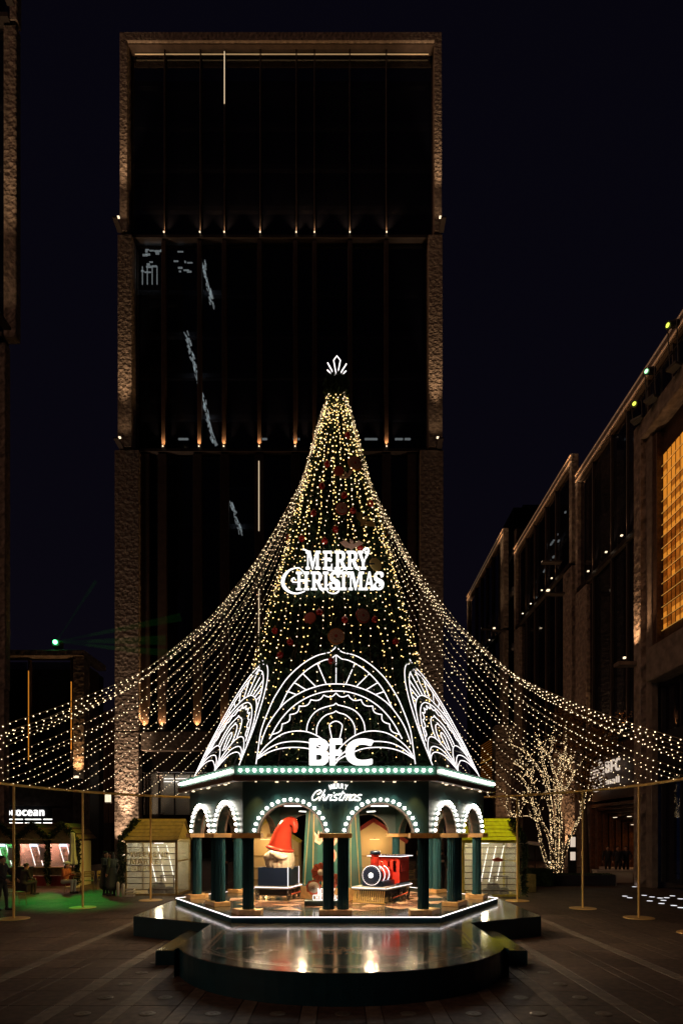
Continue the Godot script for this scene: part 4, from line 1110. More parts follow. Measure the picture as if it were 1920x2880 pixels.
	for L in [["H", 296, 470], ["R", 492, 662], ["I", 656, 730], ["S", 742, 884], ["T", 858, 1002], ["M", 996, 1202], ["A", 1206, 1340], ["S", 1330, 1470]]: fit("sign_letter", L[0], serif, px.call(L[1]), px.call(L[2]), py.call(662), py.call(426), 0.06, M.letter, s)
	for w in [[[392, 415, 345, 375, 290, 372, 210, 400, 145, 470, 118, 560, 150, 640, 220, 695, 300, 712, 370, 698, 415, 682], [8, 7, 8, 12, 22, 25, 23, 15, 11, 9, 5]], [[388, 122, 430, 135, 470, 190, 500, 260], [10, 9, 14, 12]], [[1200, 130, 1230, 108, 1262, 120, 1265, 165, 1225, 240], [12, 13, 10, 9, 10]],
			[[670, 378, 740, 400, 820, 410, 900, 408, 935, 385], [5, 8, 10, 8, 4]], [[930, 330, 950, 380, 975, 408], [9, 8, 3]], [[1085, 330, 1110, 380, 1142, 410], [9, 8, 3]], [[600, 600, 630, 660, 668, 690], [10, 8, 3]],
			[[880, 640, 850, 695, 795, 712, 735, 700, 700, 665], [13, 11, 9, 7, 3]], [[770, 640, 820, 640, 830, 600, 800, 570, 750, 575, 720, 605], [9, 12, 11, 9, 8, 5]], [[255, 560, 240, 525, 270, 505, 280, 530], [9, 10, 9, 6]], [[255, 560, 320, 560, 400, 540, 490, 545], [8, 7, 6, 4]],
			[[640, 260, 680, 250, 740, 240, 765, 250, 760, 280, 735, 275], [6, 7, 7, 8, 9, 5]], [[1335, 620, 1350, 580, 1395, 560, 1420, 590, 1400, 612], [4, 7, 9, 10, 8]]]:
		var g := G.new()
		var pts := []
		var rad := []
		var raw := V(w[0])
		var sm := smooth(raw, 5)
		for i in sm.size():
			pts.append(Vector3(px.call(sm[i].x), py.call(sm[i].y), 0.0))
			var f := float(i) / 5.0
			var lo := int(f)
			rad.append(lerpf(w[1][lo], w[1][mini(lo + 1, w[1].size() - 1)], f - lo) * 0.001876)
		g.tube(pts, rad, 8)
		g.ball(pts[0], rad[0], 8, 5)
		obj("sign_swash", g, M.letter, s)
	for y in [0.22, -0.3]: obj("sign_bar", bx(2.1, 0.025, 0.03), M.black_paint, s, Vector3(-0.0, y, -0.08))

# ---- the hoop on posts, and the strings that run up to the tree top
func light_ring() -> void:
	var c := P(-0.38, 0, 15.8)
	var r := thing("light_hoop", "thin brass coloured hoop on tall posts round the plaza, carrying the string lights", "light frame", c)
	var pts := []
	for i in 73:
		var th := deg_to_rad(lerpf(-128, 128, i / 72.0))
		pts.append(Vector3(sin(th) * 9.05, 3.81, -cos(th) * 9.05))
	for j in 6:
		var g := G.new()
		g.tube(pts.slice(j * 12, j * 12 + 13), 0.042, 8)
		obj("hoop_tube", g, M.gold_metal, r)
	var post := G.new()
	post.lathe(V([0.0, 0.02, 0.034, 0.02, 0.034, 3.78, 0.0, 3.78]), 10)
	var pm := post.mesh()
	var plate := G.new()
	plate.lathe(V([0.42, 0.0, 0.42, 0.014, 0.41, 0.02, 0.0, 0.02]), 28)
	var plm := plate.mesh()
	for d in [-98.5, -81, -63.5, -46.5, 48, 65, 80, 97]:
		var th := deg_to_rad(d)
		var q := Vector3(sin(th) * 9.05, 0, -cos(th) * 9.05)
		obj("post", pm, M.gold_metal, r, q)
		obj("base_plate", plm, M.gold_metal, r, q)
	var oct := G.new()
	oct.ball(Vector3.ZERO, 1.0, 5, 4)
	var om := oct.mesh()
	var tab := V([0.0, 15.0, 0.3, 14.7, 1.04, 12.1, 2.18, 9.75, 3.4, 7.85, 5.1, 6.1, 6.8, 4.95, 9.05, 3.84])
	for k in 57:
		var th := deg_to_rad(-127.0 + 254.0 * k / 56.0 + rng.randf_range(-0.5, 0.5))
		var a := HC + Vector3(0, 0, 0)
		var e := c + Vector3(sin(th) * 9.05, 0, -cos(th) * 9.05)
		var s := thing("string_light", "%s bulb string from the hoop's left end, sweeping up to the tree top" % ordinal(k), "string lights", HC, 0.0, "bulb strings between the tree top and the hoop")
		var sag := rng.randf_range(-0.04, 0.04)
		var line := []
		for i in 61:
			var t := pow(i / 60.0, 1.35)
			var rho := lerpf(0.04, 9.05, t)
			var h := 0.0
			for j in tab.size() - 1:
				if rho <= tab[j + 1].x + 1e-4:
					var w: Vector2 = tab[j].cubic_interpolate(tab[j + 1], tab[maxi(j - 1, 0)], tab[mini(j + 2, tab.size() - 1)], (rho - tab[j].x) / (tab[j + 1].x - tab[j].x))
					h = w.y
					break
			h -= (sag + 0.02) * 10.0 * t * (1.0 - t) * 1.5
			line.append(Vector3((e.x - a.x) * t, h, (e.z - a.z) * t))
		var g := G.new()
		g.tube(line, 0.0075, 4, false, false)
		obj("cable", g, M.wire, s)
		var spots := []
		var need := 0.1 + rng.randf() * 0.15
		for i in 60:
			var u: Vector3 = line[i]
			var w: Vector3 = line[i + 1]
			var len := u.distance_to(w)
			while need < len:
				spots.append(Transform3D(Basis.from_scale(Vector3.ONE * rng.randf_range(0.0092, 0.0132)), u.lerp(w, need / len) + Vector3(rng.randf_range(-0.02, 0.02), -0.022, rng.randf_range(-0.02, 0.02))))
				need += 0.15 + rng.randf_range(-0.015, 0.015)
			need -= len
		many("string_light_bulbs", om, M.string_bulb, spots, s)

# ---- what stands inside the pavilion
func carousel() -> void:
	var y0 := 0.611
	var w := thing("toy_wagon", "dark blue toy train wagon with white lit edges, carrying the gnome", "wagon", P(-1.86, y0, 16.4), deg_to_rad(-13))
	obj("wagon_box", bx(0.86, 0.5, 0.04, 0.008), M.navy, w, Vector3(0, 0.64, -0.02))
	obj("wagon_box", bx(0.86, 0.5, 0.04, 0.008), M.navy, w, Vector3(0, 0.64, -0.98))
	for s in [-1, 1]: obj("wagon_box", bx(0.04, 0.5, 0.92, 0.008), M.navy, w, Vector3(s * 0.41, 0.64, -0.5))
	obj("load_floor", bx(0.8, 0.04, 0.92), M.navy, w, Vector3(0, 0.78, -0.5))
	for s in [[0.43, 0.0], [0.43, -1.0]]: obj("edge_light", bx(0.012, 0.5, 0.012), M.edge_led, w, Vector3(s[0], 0.64, s[1]))
	obj("wagon_frame", bx(0.98, 0.09, 1.2, 0.01), M.steel, w, Vector3(0, 0.35, -0.5))
	obj("frame_light", bx(0.96, 0.015, 0.012), M.edge_led, w, Vector3(0, 0.36, 0.107))
	obj("frame_light", bx(0.012, 0.012, 1.16), M.edge_led, w, Vector3(0.497, 0.36, -0.5))
	obj("axle_box", bx(0.8, 0.18, 1.0, 0.02), M.black_paint, w, Vector3(0, 0.22, -0.5))
	for s in [-1, 1]:
		for z in [-0.02, -0.5, -0.95]: wheel(w, Vector3(s * 0.45, 0.16, z), 0.16)
	obj("coupling_rod", bx(0.025, 0.04, 0.8, 0.008), M.orange_paint, w, Vector3(0.5, 0.17, -0.5))
	var n := thing("gnome_figure", "big gnome with a red pointed hat and cream beard sitting in the wagon", "gnome", P(-1.70, y0 + 0.76, 16.75), deg_to_rad(-20))
	n.scale = Vector3.ONE * 1.12
	var bg := G.new()
	bg.lathe(V([0.0, 0.0, 0.24, 0.0, 0.33, 0.07, 0.375, 0.2, 0.375, 0.34, 0.33, 0.48, 0.25, 0.58, 0.0, 0.62]), 90, Transform3D(), 0.045, 19)
	obj("beard", bg, M.beard, n)
	var mu := G.new()
	for s in [-1, 1]:
		mu.tube([Vector3(0, 0.44, 0.33), Vector3(s * 0.1, 0.42, 0.37), Vector3(s * 0.22, 0.36, 0.32), Vector3(s * 0.3, 0.38, 0.22)], [0.07, 0.1, 0.08, 0.03], 10)
		mu.ball(Vector3(s * 0.09, 0.42, 0.35), Vector3(0.12, 0.09, 0.08), 12, 8)
	obj("moustache", mu, M.beard, n)
	var hat := G.new()
	var hp := smooth(to3(V([0.0, 0.5, 0.0, 0.62, 0.0, 0.78, 0.02, 0.95, 0.07, 1.1, 0.15, 1.19, 0.23, 1.19, 0.29, 1.12, 0.31, 1.0])), 4)
	var hr := []
	for i in hp.size(): hr.append(lerpf(0.315, 0.05, pow(float(i) / (hp.size() - 1), 0.95)))
	var tilt := Basis(Vector3.BACK, -0.2)
	for i in hp.size(): hp[i] = tilt * (hp[i] - Vector3(0, 0.5, 0)) + Vector3(0, 0.58, 0)
	hat.tube(hp, hr, 28)
	hat.ball(hp[-1], 0.055, 10, 7)
	var brim := []
	for i in 28: brim.append(tilt * Vector3(sin(TAU * i / 28) * 0.31, 0.0, cos(TAU * i / 28) * 0.31) + Vector3(0, 0.57, 0))
	hat.tube(brim, 0.045, 9, true)
	obj("hat", hat, M.orange_red, n)
	var nose := G.new()
	nose.ball(Vector3(0, 0.47, 0.42), Vector3(0.075, 0.065, 0.07), 12, 8)
	obj("nose", nose, M.beard, n)
	# the engine
	var t := thing("toy_locomotive", "red and navy toy steam engine with a lit front and gold cowcatcher", "toy train", P(0.74, y0, 15.72), deg_to_rad(-27))
	for i in 15: obj("catcher_bar", bx(0.022, 0.31, 0.03, 0.004), M.gold_metal, t, Vector3(-0.42 + i * 0.06, 0.18, 0.07), Basis(Vector3.RIGHT, -0.25))
	obj("catcher_rail", bx(0.92, 0.03, 0.03), M.gold_metal, t, Vector3(0, 0.03, 0.11))
	obj("running_board", bx(0.98, 0.08, 1.9, 0.012), M.steel, t, Vector3(0, 0.39, -0.86))
	obj("board_light", bx(0.96, 0.01, 0.012), M.edge_led, t, Vector3(0, 0.4, 0.097))
	obj("board_light", bx(0.012, 0.01, 1.86), M.edge_led, t, Vector3(0.497, 0.4, -0.86))
	obj("chassis", bx(0.72, 0.22, 1.6, 0.02), M.black_paint, t, Vector3(0, 0.25, -0.9))
	obj("boiler_cradle", bx(0.6, 0.14, 0.8, 0.02), M.navy, t, Vector3(0, 0.5, -0.55))
	var fw := Transform3D(Basis(Vector3.RIGHT, PI / 2), Vector3(0, 0.72, -1.0))
	var bo := G.new()
	bo.lathe(V([0.0, 0.0, 0.235, 0.0, 0.235, 0.8, 0.0, 0.8]), 28, fw)
	obj("boiler", bo, M.red_paint, t)
	var fr := G.new()
	fr.lathe(V([0.0, 0.78, 0.25, 0.78, 0.27, 0.8, 0.27, 0.9, 0.25, 0.92, 0.2, 0.93, 0.0, 0.95]), 28, fw)
	obj("smokebox", fr, M.navy, t)
	for i in 24:
		var a := TAU * i / 24
		var rv := G.new()
		rv.ball(Vector3(sin(a) * 0.225, 0.72 + cos(a) * 0.225, -0.075), 0.008, 6, 4)
		obj("rivet", rv, M.white_paint, t)
	var ring := []
	for i in 28: ring.append(Vector3(sin(TAU * i / 28) * 0.255, 0.72 + cos(TAU * i / 28) * 0.255, -0.085))
	var rg := G.new()
	rg.tube(ring, 0.005, 6, true)
	obj("ring_light", rg, M.edge_led, t)
	var hl := G.new()
	hl.ball(Vector3(0, 0.72, -0.055), Vector3(0.068, 0.068, 0.03), 16, 8)
	obj("head_lamp", hl, M.led_white, t)
	for z in [-0.42, -0.72]:
		var bl := []
		for i in 20: bl.append(Vector3(sin(TAU * i / 20) * 0.245, 0.72 + cos(TAU * i / 20) * 0.245, z))
		var b := G.new()
		b.tube(bl, 0.0055, 6, true)
		obj("boiler_band_light", b, M.edge_led, t)
	var ch := G.new()
	ch.lathe(V([0.0, 0.9, 0.1, 0.9, 0.1, 1.24, 0.13, 1.25, 0.13, 1.33, 0.0, 1.33]), 18, Transform3D(Basis(), Vector3(0, 0, -0.33)))
	obj("chimney", ch, M.red_paint, t)
	var cc := G.new()
	cc.lathe(V([0.0, 1.26, 0.135, 1.26, 0.14, 1.36, 0.0, 1.37]), 18, Transform3D(Basis(), Vector3(0, 0, -0.33)))
	obj("chimney_rim", cc, M.navy, t)
	var dm := G.new()
	dm.ball(Vector3(0, 0.96, -0.68), Vector3(0.1, 0.12, 0.1), 14, 8)
	obj("steam_dome", dm, M.red_paint, t)
	# cab: walls with window holes
	for s in [-1, 1]:
		obj("cab_wall", bx(0.03, 0.34, 0.7, 0.006), M.red_paint, t, Vector3(s * 0.42, 0.6, -1.35))
		obj("cab_wall", bx(0.03, 0.1, 0.7, 0.006), M.red_paint, t, Vector3(s * 0.42, 1.12, -1.35))
		for z in [-1.02, -1.19, -1.36, -1.53, -1.68]: obj("cab_post", bx(0.03, 0.3, 0.05, 0.006), M.red_paint, t, Vector3(s * 0.42, 0.92, z))
	obj("cab_front", bx(0.86, 0.34, 0.03, 0.006), M.red_paint, t, Vector3(0, 0.6, -1.0))
	obj("cab_front", bx(0.86, 0.1, 0.03, 0.006), M.red_paint, t, Vector3(0, 1.12, -1.0))
	for x in [-0.38, -0.19, 0.0, 0.19, 0.38]: obj("cab_post", bx(0.09 if absf(x) != 0.0 else 0.16, 0.3, 0.03, 0.006), M.red_paint, t, Vector3(x, 0.92, -1.0))
	obj("cab_back", bx(0.86, 0.74, 0.03, 0.006), M.red_paint, t, Vector3(0, 0.8, -1.7))
	obj("cab_roof", bx(1.0, 0.05, 0.9, 0.015), M.navy, t, Vector3(0, 1.2, -1.35))
	obj("roof_light", bx(1.0, 0.012, 0.012), M.edge_led, t, Vector3(0, 1.195, -0.893))
	obj("roof_light", bx(0.012, 0.012, 0.9), M.edge_led, t, Vector3(0.507, 1.195, -1.35))
	for i in 10: obj("roof_stud", bx(0.05, 0.03, 0.05, 0.01), M.trim_brown, t, Vector3(-0.42 + i * 0.093, 1.24, -0.95))
	for s in [-1, 1]:
		for z in [[-0.25, 0.14], [-0.55, 0.14], [-1.0, 0.2], [-1.45, 0.2]]: wheel(t, Vector3(s * 0.47, z[1], z[0]), z[1])
		obj("drive_rod", bx(0.025, 0.035, 1.1, 0.008), M.orange_paint, t, Vector3(s * 0.52, 0.16, -0.85), Basis(Vector3.RIGHT, 0.05))
		obj("fender", bx(0.12, 0.03, 0.9, 0.01), M.navy, t, Vector3(s * 0.45, 0.46, -1.2))
	# cut-out flowers on a low green plinth in front of the core
	var f := thing("flower_display", "orange cut-out flowers on a low green plinth before the pavilion's core", "display", P(-0.5, y0, 15.3))
	obj("plinth", bx(0.86, 0.13, 0.36, 0.01), M.teal, f, Vector3(0, 0.066, 0))
	for k in 3:
		var c: Vector3 = [Vector3(-0.02, 0.83, -0.02), Vector3(-0.2, 0.46, 0.08), Vector3(0.26, 0.62, -0.05)][k]
		var R: float = [0.24, 0.19, 0.2][k]
		for i in 9:
			var pb := Basis(Vector3.BACK, TAU * i / 9)
			var pg := G.new()
			pg.prism(PackedVector2Array([Vector2(-0.03, 0.0), Vector2(-R * 0.34, R * 0.62), Vector2(-R * 0.25, R * 0.95), Vector2(0, R * 1.05), Vector2(R * 0.25, R * 0.95), Vector2(R * 0.34, R * 0.62), Vector2(0.03, 0.0)]), -0.01, 0.01)
			obj("petal", pg, M.orange_paint, f, c + Vector3(0, 0, 0.002 * (i % 3)), pb)
			if k != 1: obj("petal_line", bx(R * 0.05, R * 0.5, 0.01), M.tile_brown, f, c + pb * Vector3(0, R * 0.65, 0.014), pb)
		var eg := G.new()
		eg.lathe(V([0.0, 0.0, R * (0.75 if k == 1 else 0.34), 0.0, R * (0.75 if k == 1 else 0.34), 0.03, 0.0, 0.035]), 20, Transform3D(Basis(Vector3.RIGHT, PI / 2), c + Vector3(0, 0, 0.012)))
		obj("flower_centre", eg, M.pith, f)
		if k == 1:
			for i in 12: obj("seed", bx(0.02, 0.02, 0.02, 0.006), M.tile_brown, f, c + Vector3(sin(i * 2.4) * 0.012 * sqrt(i) * 1.4, cos(i * 2.4) * 0.012 * sqrt(i) * 1.4, 0.055))
		obj("stalk", bx(0.025, c.y - 0.12, 0.02), M.column_teal, f, Vector3(c.x, c.y / 2 + 0.06, c.z - 0.02))
	var ls := thing("small_sign", "small white lit lettering at the foot of the orange flowers", "sign", P(-0.42, y0 + 0.13, 15.1))
	fit("sign_letters", "MERRY", serif, -0.18, 0.26, 0.17, 0.31, 0.03, M.letter, ls)
	fit("sign_letters", "CHRISTMAS", serif, -0.3, 0.36, 0.01, 0.155, 0.03, M.letter, ls)
	var leaf := PackedVector2Array([Vector2(0, -0.16), Vector2(0.1, -0.06), Vector2(0.13, 0.06), Vector2(0.09, 0.2), Vector2(0.06, 0.08), Vector2(0.02, 0.24), Vector2(-0.01, 0.08), Vector2(-0.09, 0.22), Vector2(-0.09, 0.04), Vector2(-0.12, -0.05)])
	for k in 3:
		var lf := thing("leaf_cutout", ["pale pink cut-out leaf high on the core, left of the middle columns", "upper pale pink cut-out seen between the two middle columns", "lower pale pink cut-out seen between the two middle columns"][k], "cut-out", P([-0.6, -0.26, -0.24][k], [2.28, 2.2, 1.82][k], 16.05), 0, "pink cut-outs on the core")
		var g := G.new()
		g.prism(leaf, -0.01, 0.01, Transform3D(Basis(Vector3.BACK, [0.15, -0.4, 0.3][k]), Vector3.ZERO))
		obj("leaf_board", g, M.pink_paint, lf)
		for i in 3: obj("leaf_vein", bx(0.012, 0.16, 0.006), M.orange_paint, lf, Vector3((i - 1) * 0.05, 0.02, 0.014), Basis(Vector3.BACK, [0.15, -0.4, 0.3][k] - (i - 1) * 0.3))

func wheel(parent: Node, at: Vector3, r: float) -> void:
	var w := obj("wheel", wheel_mesh(r), M.black_paint, parent, at)
	for i in 6: obj("spoke", bx(0.02, r * 0.85, 0.02), M.black_paint, w, Basis(Vector3.RIGHT, TAU * i / 6) * Vector3(0, r * 0.43, 0), Basis(Vector3.RIGHT, TAU * i / 6))
	obj("hub", bx(0.06, r * 0.3, r * 0.3, 0.012), M.steel, w)
var wheels := {}
func wheel_mesh(r: float) -> Mesh:
	if not wheels.has(r):
		var g := G.new()
		var p := []
		for i in 24: p.append(Vector3(0, sin(TAU * i / 24) * r * 0.9, cos(TAU * i / 24) * r * 0.9))
		g.tube(p, r * 0.1, 7, true)
		wheels[r] = g.mesh()
	return wheels[r]

# ---- market stalls
func leaf_mesh() -> Mesh:
	if not boxes.has("leaf"):
		var g := G.new()
		for i in 3:
			var b := Basis(Vector3.UP, i * 2.1) * Basis(Vector3.RIGHT, 0.5)
			g.quad(b * Vector3(-0.006, 0, 0), b * Vector3(0.018, 0.045, 0), b * Vector3(0, 0.1, 0.01), b * Vector3(-0.018, 0.045, 0))
		boxes["leaf"] = g.mesh()
	return boxes["leaf"]
func garland(label: String, at: Vector3, path: Array, thick: float, lights := 0) -> void:
	var o := thing("garland", label, "garland", at)
	var g := G.new()
	g.tube(path, 0.02, 5)
	obj("stem", g, M.bark, o)
	var where := []
	for i in path.size() - 1:
		var n := int(path[i].distance_to(path[i + 1]) * 190)
		for k in n:
			var q: Vector3 = path[i].lerp(path[i + 1], rng.randf())
			var d := Vector3(rng.randf_range(-1, 1), rng.randf_range(-1, 1), rng.randf_range(-0.6, 1)).normalized()
			where.append(Transform3D(Basis(Quaternion(Vector3.UP, d)) * Basis.from_scale(Vector3.ONE * rng.randf_range(0.8, 1.5)), q + d * rng.randf() * thick))
	many("leaves", leaf_mesh(), M.garland, where, o)

func gable_stall(at: Vector3, w: float, dp: float, label: String, roof: Material, frame: Material, letters: bool) -> Node3D:   # ridge along x; at: middle of the front edge on the ground
	var s := thing("market_stall", label, "market stall", at)
	var eave := 2.2
	var ridge := 2.98
	for x in [-w / 2 + 0.04, w / 2 - 0.04]:
		for z in [-0.04, -dp + 0.04]: obj("corner_post", bx(0.08, eave, 0.08, 0.006), frame, s, Vector3(x, eave / 2, z))
		obj("sill_rail", bx(0.07, 0.07, dp - 0.16), frame, s, Vector3(x, 0.04, -dp / 2))
		obj("side_rail", bx(0.03, 0.04, dp - 0.16), frame, s, Vector3(x, 1.35, -dp / 2))
		obj("side_sheet", bx(0.015, eave - 0.1, dp - 0.17), M.clear_sheet, s, Vector3(x, eave / 2, -dp / 2))
		var tg := G.new()
		tg.prism(PackedVector2Array([Vector2(-dp - 0.06, eave + 0.02), Vector2(0.06, eave + 0.02), Vector2(-dp / 2, ridge - 0.02)]), -0.02, 0.02, Transform3D(Basis(Vector3.BACK, Vector3.UP, Vector3.LEFT), Vector3(x, 0, 0)))
		obj("gable", tg, roof, s)
	for z in [-0.04, -dp + 0.04]:
		obj("head_beam", bx(w - 0.0, 0.13, 0.1, 0.006), frame, s, Vector3(0, eave - 0.06, z))
		obj("sill_rail", bx(w - 0.18, 0.07, 0.07), frame, s, Vector3(0, 0.04, z))
	var run := Vector2(dp / 2 + 0.12, ridge - eave + 0.1)
	var len := run.length()
	var ang := atan2(run.y, run.x)
	for side in [1, -1]:
		for i in 6:
			var f := (i + 0.5) / 6.0
			var z := lerpf(0.12, -dp / 2, f) if side == 1 else lerpf(-dp - 0.12, -dp / 2, f)
			obj("roof_plank", bx(w + 0.12, 0.03, len / 6 - 0.03, 0.005), roof, s, Vector3(0, lerpf(eave - 0.06, ridge + 0.04, f) + 0.02 + 0.004 * (i % 2), z), Basis(Vector3.RIGHT, ang * side))
	for i in 8: obj("front_slat", bx(w - 0.17, 0.028, 0.03), M.dark_wood, s, Vector3(0, 0.24 + i * 0.235, -0.01))
	obj("front_sheet", bx(w - 0.17, eave - 0.2, 0.012), M.clear_sheet, s, Vector3(0, eave / 2 - 0.02, -0.055))
	obj("back_wall", bx(w - 0.18, eave - 0.16, 0.02), M.inside_wall, s, Vector3(0, eave / 2, -dp + 0.02))
	obj("floor_board", bx(w - 0.2, 0.03, dp - 0.2), M.stall_beam, s, Vector3(0, 0.02, -dp / 2))
	for i in 3: obj("rod_light", bx(0.03, 1.45, 0.03), M.led_white, s, Vector3(-0.12 + i * 0.34, 1.2 + 0.03 * i, -0.55 - 0.1 * i), Basis(Vector3.BACK, 0.22) if letters else Basis(Vector3.BACK, -0.2))
	var lamp := obj("ceiling_lamp", bx(0.3, 0.04, 0.3), M.led_white, s, Vector3(0, 2.05, -dp / 2))
	omni(Vector3(0, -0.08, 0), Color(1.0, 0.93, 0.75), 1.8, 0.12, lamp)
	obj("work_table", bx(0.6, 0.04, 0.5), M.dark_wood, s, Vector3(0.5, 0.75, -0.7))
	for x in [0.25, 0.75]: obj("table_leg", bx(0.04, 0.72, 0.04), M.dark_wood, s, Vector3(x, 0.37, -0.52))
	for b in [[-0.05, 0.14, 0.2], [0.18, 0.26, 0.27], [0.62, 0.16, 0.2]]:
		var g := G.new()
		g.lathe(V([0.0, 0.0, b[2] * 0.9, 0.0, b[2], b[1], b[2] * 0.8, b[1] * 1.7, b[2] * 0.3, b[1] * 1.9, 0.0, b[1] * 1.9]), 12, Transform3D(Basis(), Vector3(b[0], 0.035, -0.4)))
		obj("stored_sack", g, M.black_paint, s)
	if letters:
		fit("letters", "WEEKEND", sans, -0.8, 0.72, 1.52, 1.73, 0.02, M.cream_letter, s, 0.02)
		fit("letters", "MARKET", sans, -0.8, 0.5, 1.24, 1.45, 0.02, M.cream_letter, s, 0.02)
		fit("letters", "@BFC", sans, -0.8, 0.05, 0.96, 1.17, 0.02, M.cream_letter, s, 0.02)
	return s

func stalls() -> void:
	gable_stall(P(-7.46, 0, 23.7), 2.06, 2.1, "pale wood market stall with weekend market lettering, left of the pavilion", M.stall_wood, M.stall_beam, true)
	gable_stall(P(5.75, 0, 23.3), 2.2, 2.1, "market stall with yellow floodlight put into its plank roof colour, right of the pavilion", M.stall_yellow_lit, M.stall_yellow_lit, false)
	var rd := thing("red_badge", "small dark red cloud shaped badge on the yellow lit stall's front", "badge", P(6.0, 1.42, 23.25))
	var bgp := G.new()
	for q in [[-0.12, 0.0, 0.06], [0.0, 0.02, 0.085], [0.12, 0.0, 0.06]]: bgp.ball(Vector3(q[0], q[1], 0), Vector3(q[2] * 1.5, q[2], 0.02), 10, 6)
	obj("badge_plate", bgp, M.peel_red, rd)
	garland("leafy garland down the left edge of the weekend market stall", P(-8.5, 0, 23.62), [Vector3(0.22, 3.0, -0.9), Vector3(0.1, 2.7, -0.5), Vector3(-0.08, 2.3, 0.02), Vector3(-0.1, 1.8, 0.05), Vector3(-0.02, 1.2, 0.06), Vector3(-0.1, 0.7, 0.06), Vector3(-0.08, 0.3, 0.06)], 0.1)
	garland("leafy garland down the right edge of the yellow lit stall", P(6.9, 0, 23.2), [Vector3(-0.15, 3.0, -0.9), Vector3(0.05, 2.3, 0.02), Vector3(0.12, 1.6, 0.06), Vector3(0.06, 0.9, 0.06), Vector3(0.1, 0.1, 0.06)], 0.09)
	# the row of three at the left
	var tint := [Color(0.35, 1.0, 0.55), Color(1.0, 0.62, 0.55), Color(1.0, 0.6, 0.52)]
	for k in 3:
		var x: float = [-15.72, -14.25, -12.86][k]
		var s := thing("market_stall", ["gabled market stall with green lit window at the photo's left edge", "middle gabled market stall of the left row, red light inside", "gabled market stall at the right end of the left row, by the closed umbrella"][k], "market stall", P(x, 0, 28), 0, "gabled stalls in the left row")
		var w := 1.36
		for sx in [-1, 1]: obj("corner_post", bx(0.08, 2.1, 0.08, 0.006), M.stall_wood, s, Vector3(sx * (w / 2 - 0.04), 1.05, 0))
		obj("head_beam", bx(w, 0.16, 0.1, 0.006), M.stall_wood, s, Vector3(0, 2.05, 0.02))
		obj("shelf_board", bx(w + 0.05, 0.05, 0.3, 0.006), M.stall_wood, s, Vector3(0, 2.17, 0.08))
		var tg := G.new()
		tg.prism(PackedVector2Array([Vector2(-w / 2, 2.2), Vector2(w / 2, 2.2), Vector2(0, 2.86)]), -0.02, 0.02, Transform3D(Basis(), Vector3(0, 0, 0.03)))
		obj("gable", tg, M.stall_wood, s)
		for side in [-1, 1]:
			for i in 3: obj("roof_plank", bx(0.30, 0.025, 2.2, 0.004), M.stall_beam, s, Vector3(side * lerpf(w / 2 - 0.1, 0.12, i / 2.0), lerpf(2.3, 2.82, i / 2.0), -1.05), Basis(Vector3.BACK, -side * 0.77))
		obj("counter_front", bx(w - 0.17, 0.36, 0.05, 0.005), M.stall_beam, s, Vector3(0, 0.68, 0.0))
		obj("base_panel", bx(w - 0.17, 0.46, 0.05, 0.005), [M.teal, M.dark_red, M.dark_red][k], s, Vector3(0, 0.25, 0.0))
		obj("counter_top", bx(w - 0.1, 0.04, 0.4, 0.005), M.stall_wood, s, Vector3(0, 0.88, 0.05))
		obj("back_wall", bx(w - 0.1, 2.1, 0.04), M.inside_wall, s, Vector3(0, 1.05, -1.5))
		for sx in [-1, 1]: obj("side_wall", bx(0.03, 2.1, 1.45), M.inside_wall, s, Vector3(sx * (w / 2 - 0.03), 1.05, -0.76))
		obj("window_sheet", bx(w - 0.17, 1.1, 0.012), M.clear_sheet, s, Vector3(0, 1.45, -0.02))
		for i in 2: obj("rod_light", bx(0.03, 1.0, 0.03), M.led_white, s, Vector3(-0.3 + i * 0.36, 1.42, -0.5), Basis(Vector3.BACK, 0.28))
		for i in 3: obj("wall_shelf", bx(w - 0.16, 0.03, 0.2), M.stall_wood, s, Vector3(0, 1.05 + i * 0.3, -1.35))
		obj("price_sign_light", bx(0.34, 0.11, 0.02), M.blue_white, s, Vector3(0.02, 1.9, 0.06))
		obj("price_board", bx(0.3, 0.6, 0.02), M.white_paint, s, Vector3(0.42, 1.5, -0.05))
		var lamp := obj("ceiling_lamp", bx(0.2, 0.04, 0.2), M.led_white, s, Vector3(-0.3, 1.98, -0.5))
		omni(Vector3(0, -0.06, 0), tint[k], 1.1, 0.1, lamp)
		garland(["leafy garland over the gable of the green lit stall", "leafy garland over the gable of the middle left stall", "leafy garland over the gable beside the closed umbrella"][k], P(x, 0, 27.86), [Vector3(-w / 2, 2.2, 0), Vector3(-w / 4, 2.5, 0), Vector3(0, 2.9, 0), Vector3(w / 4, 2.52, 0), Vector3(w / 2, 2.18, 0)], 0.13)
		garland(["leafy garland hanging beside the green lit stall's window", "leafy garland hanging between the middle and right stalls", "leafy garland hanging behind the closed umbrella"][k], P(x + w / 2 + 0.04, 0, 27.86), [Vector3(0, 2.1, 0), Vector3(0.03, 1.5, 0), Vector3(-0.02, 0.9, 0), Vector3(0.02, 0.2, 0)], 0.1)
	var rf := thing("shed_roof", "long plank roof behind the gables of the left stall row", "roof", P(-15.05, 0, 29.6))
	for i in 6: obj("roof_plank", bx(3.7, 0.03, 0.16, 0.005), M.stall_beam, rf, Vector3(0, 2.3 + i * 0.12, -i * 0.13), Basis(Vector3.RIGHT, 0.75))
	for x in [-1.7, 0.0, 1.7]: obj("roof_post", bx(0.08, 2.3, 0.08), M.stall_beam, rf, Vector3(x, 1.15, -0.1))
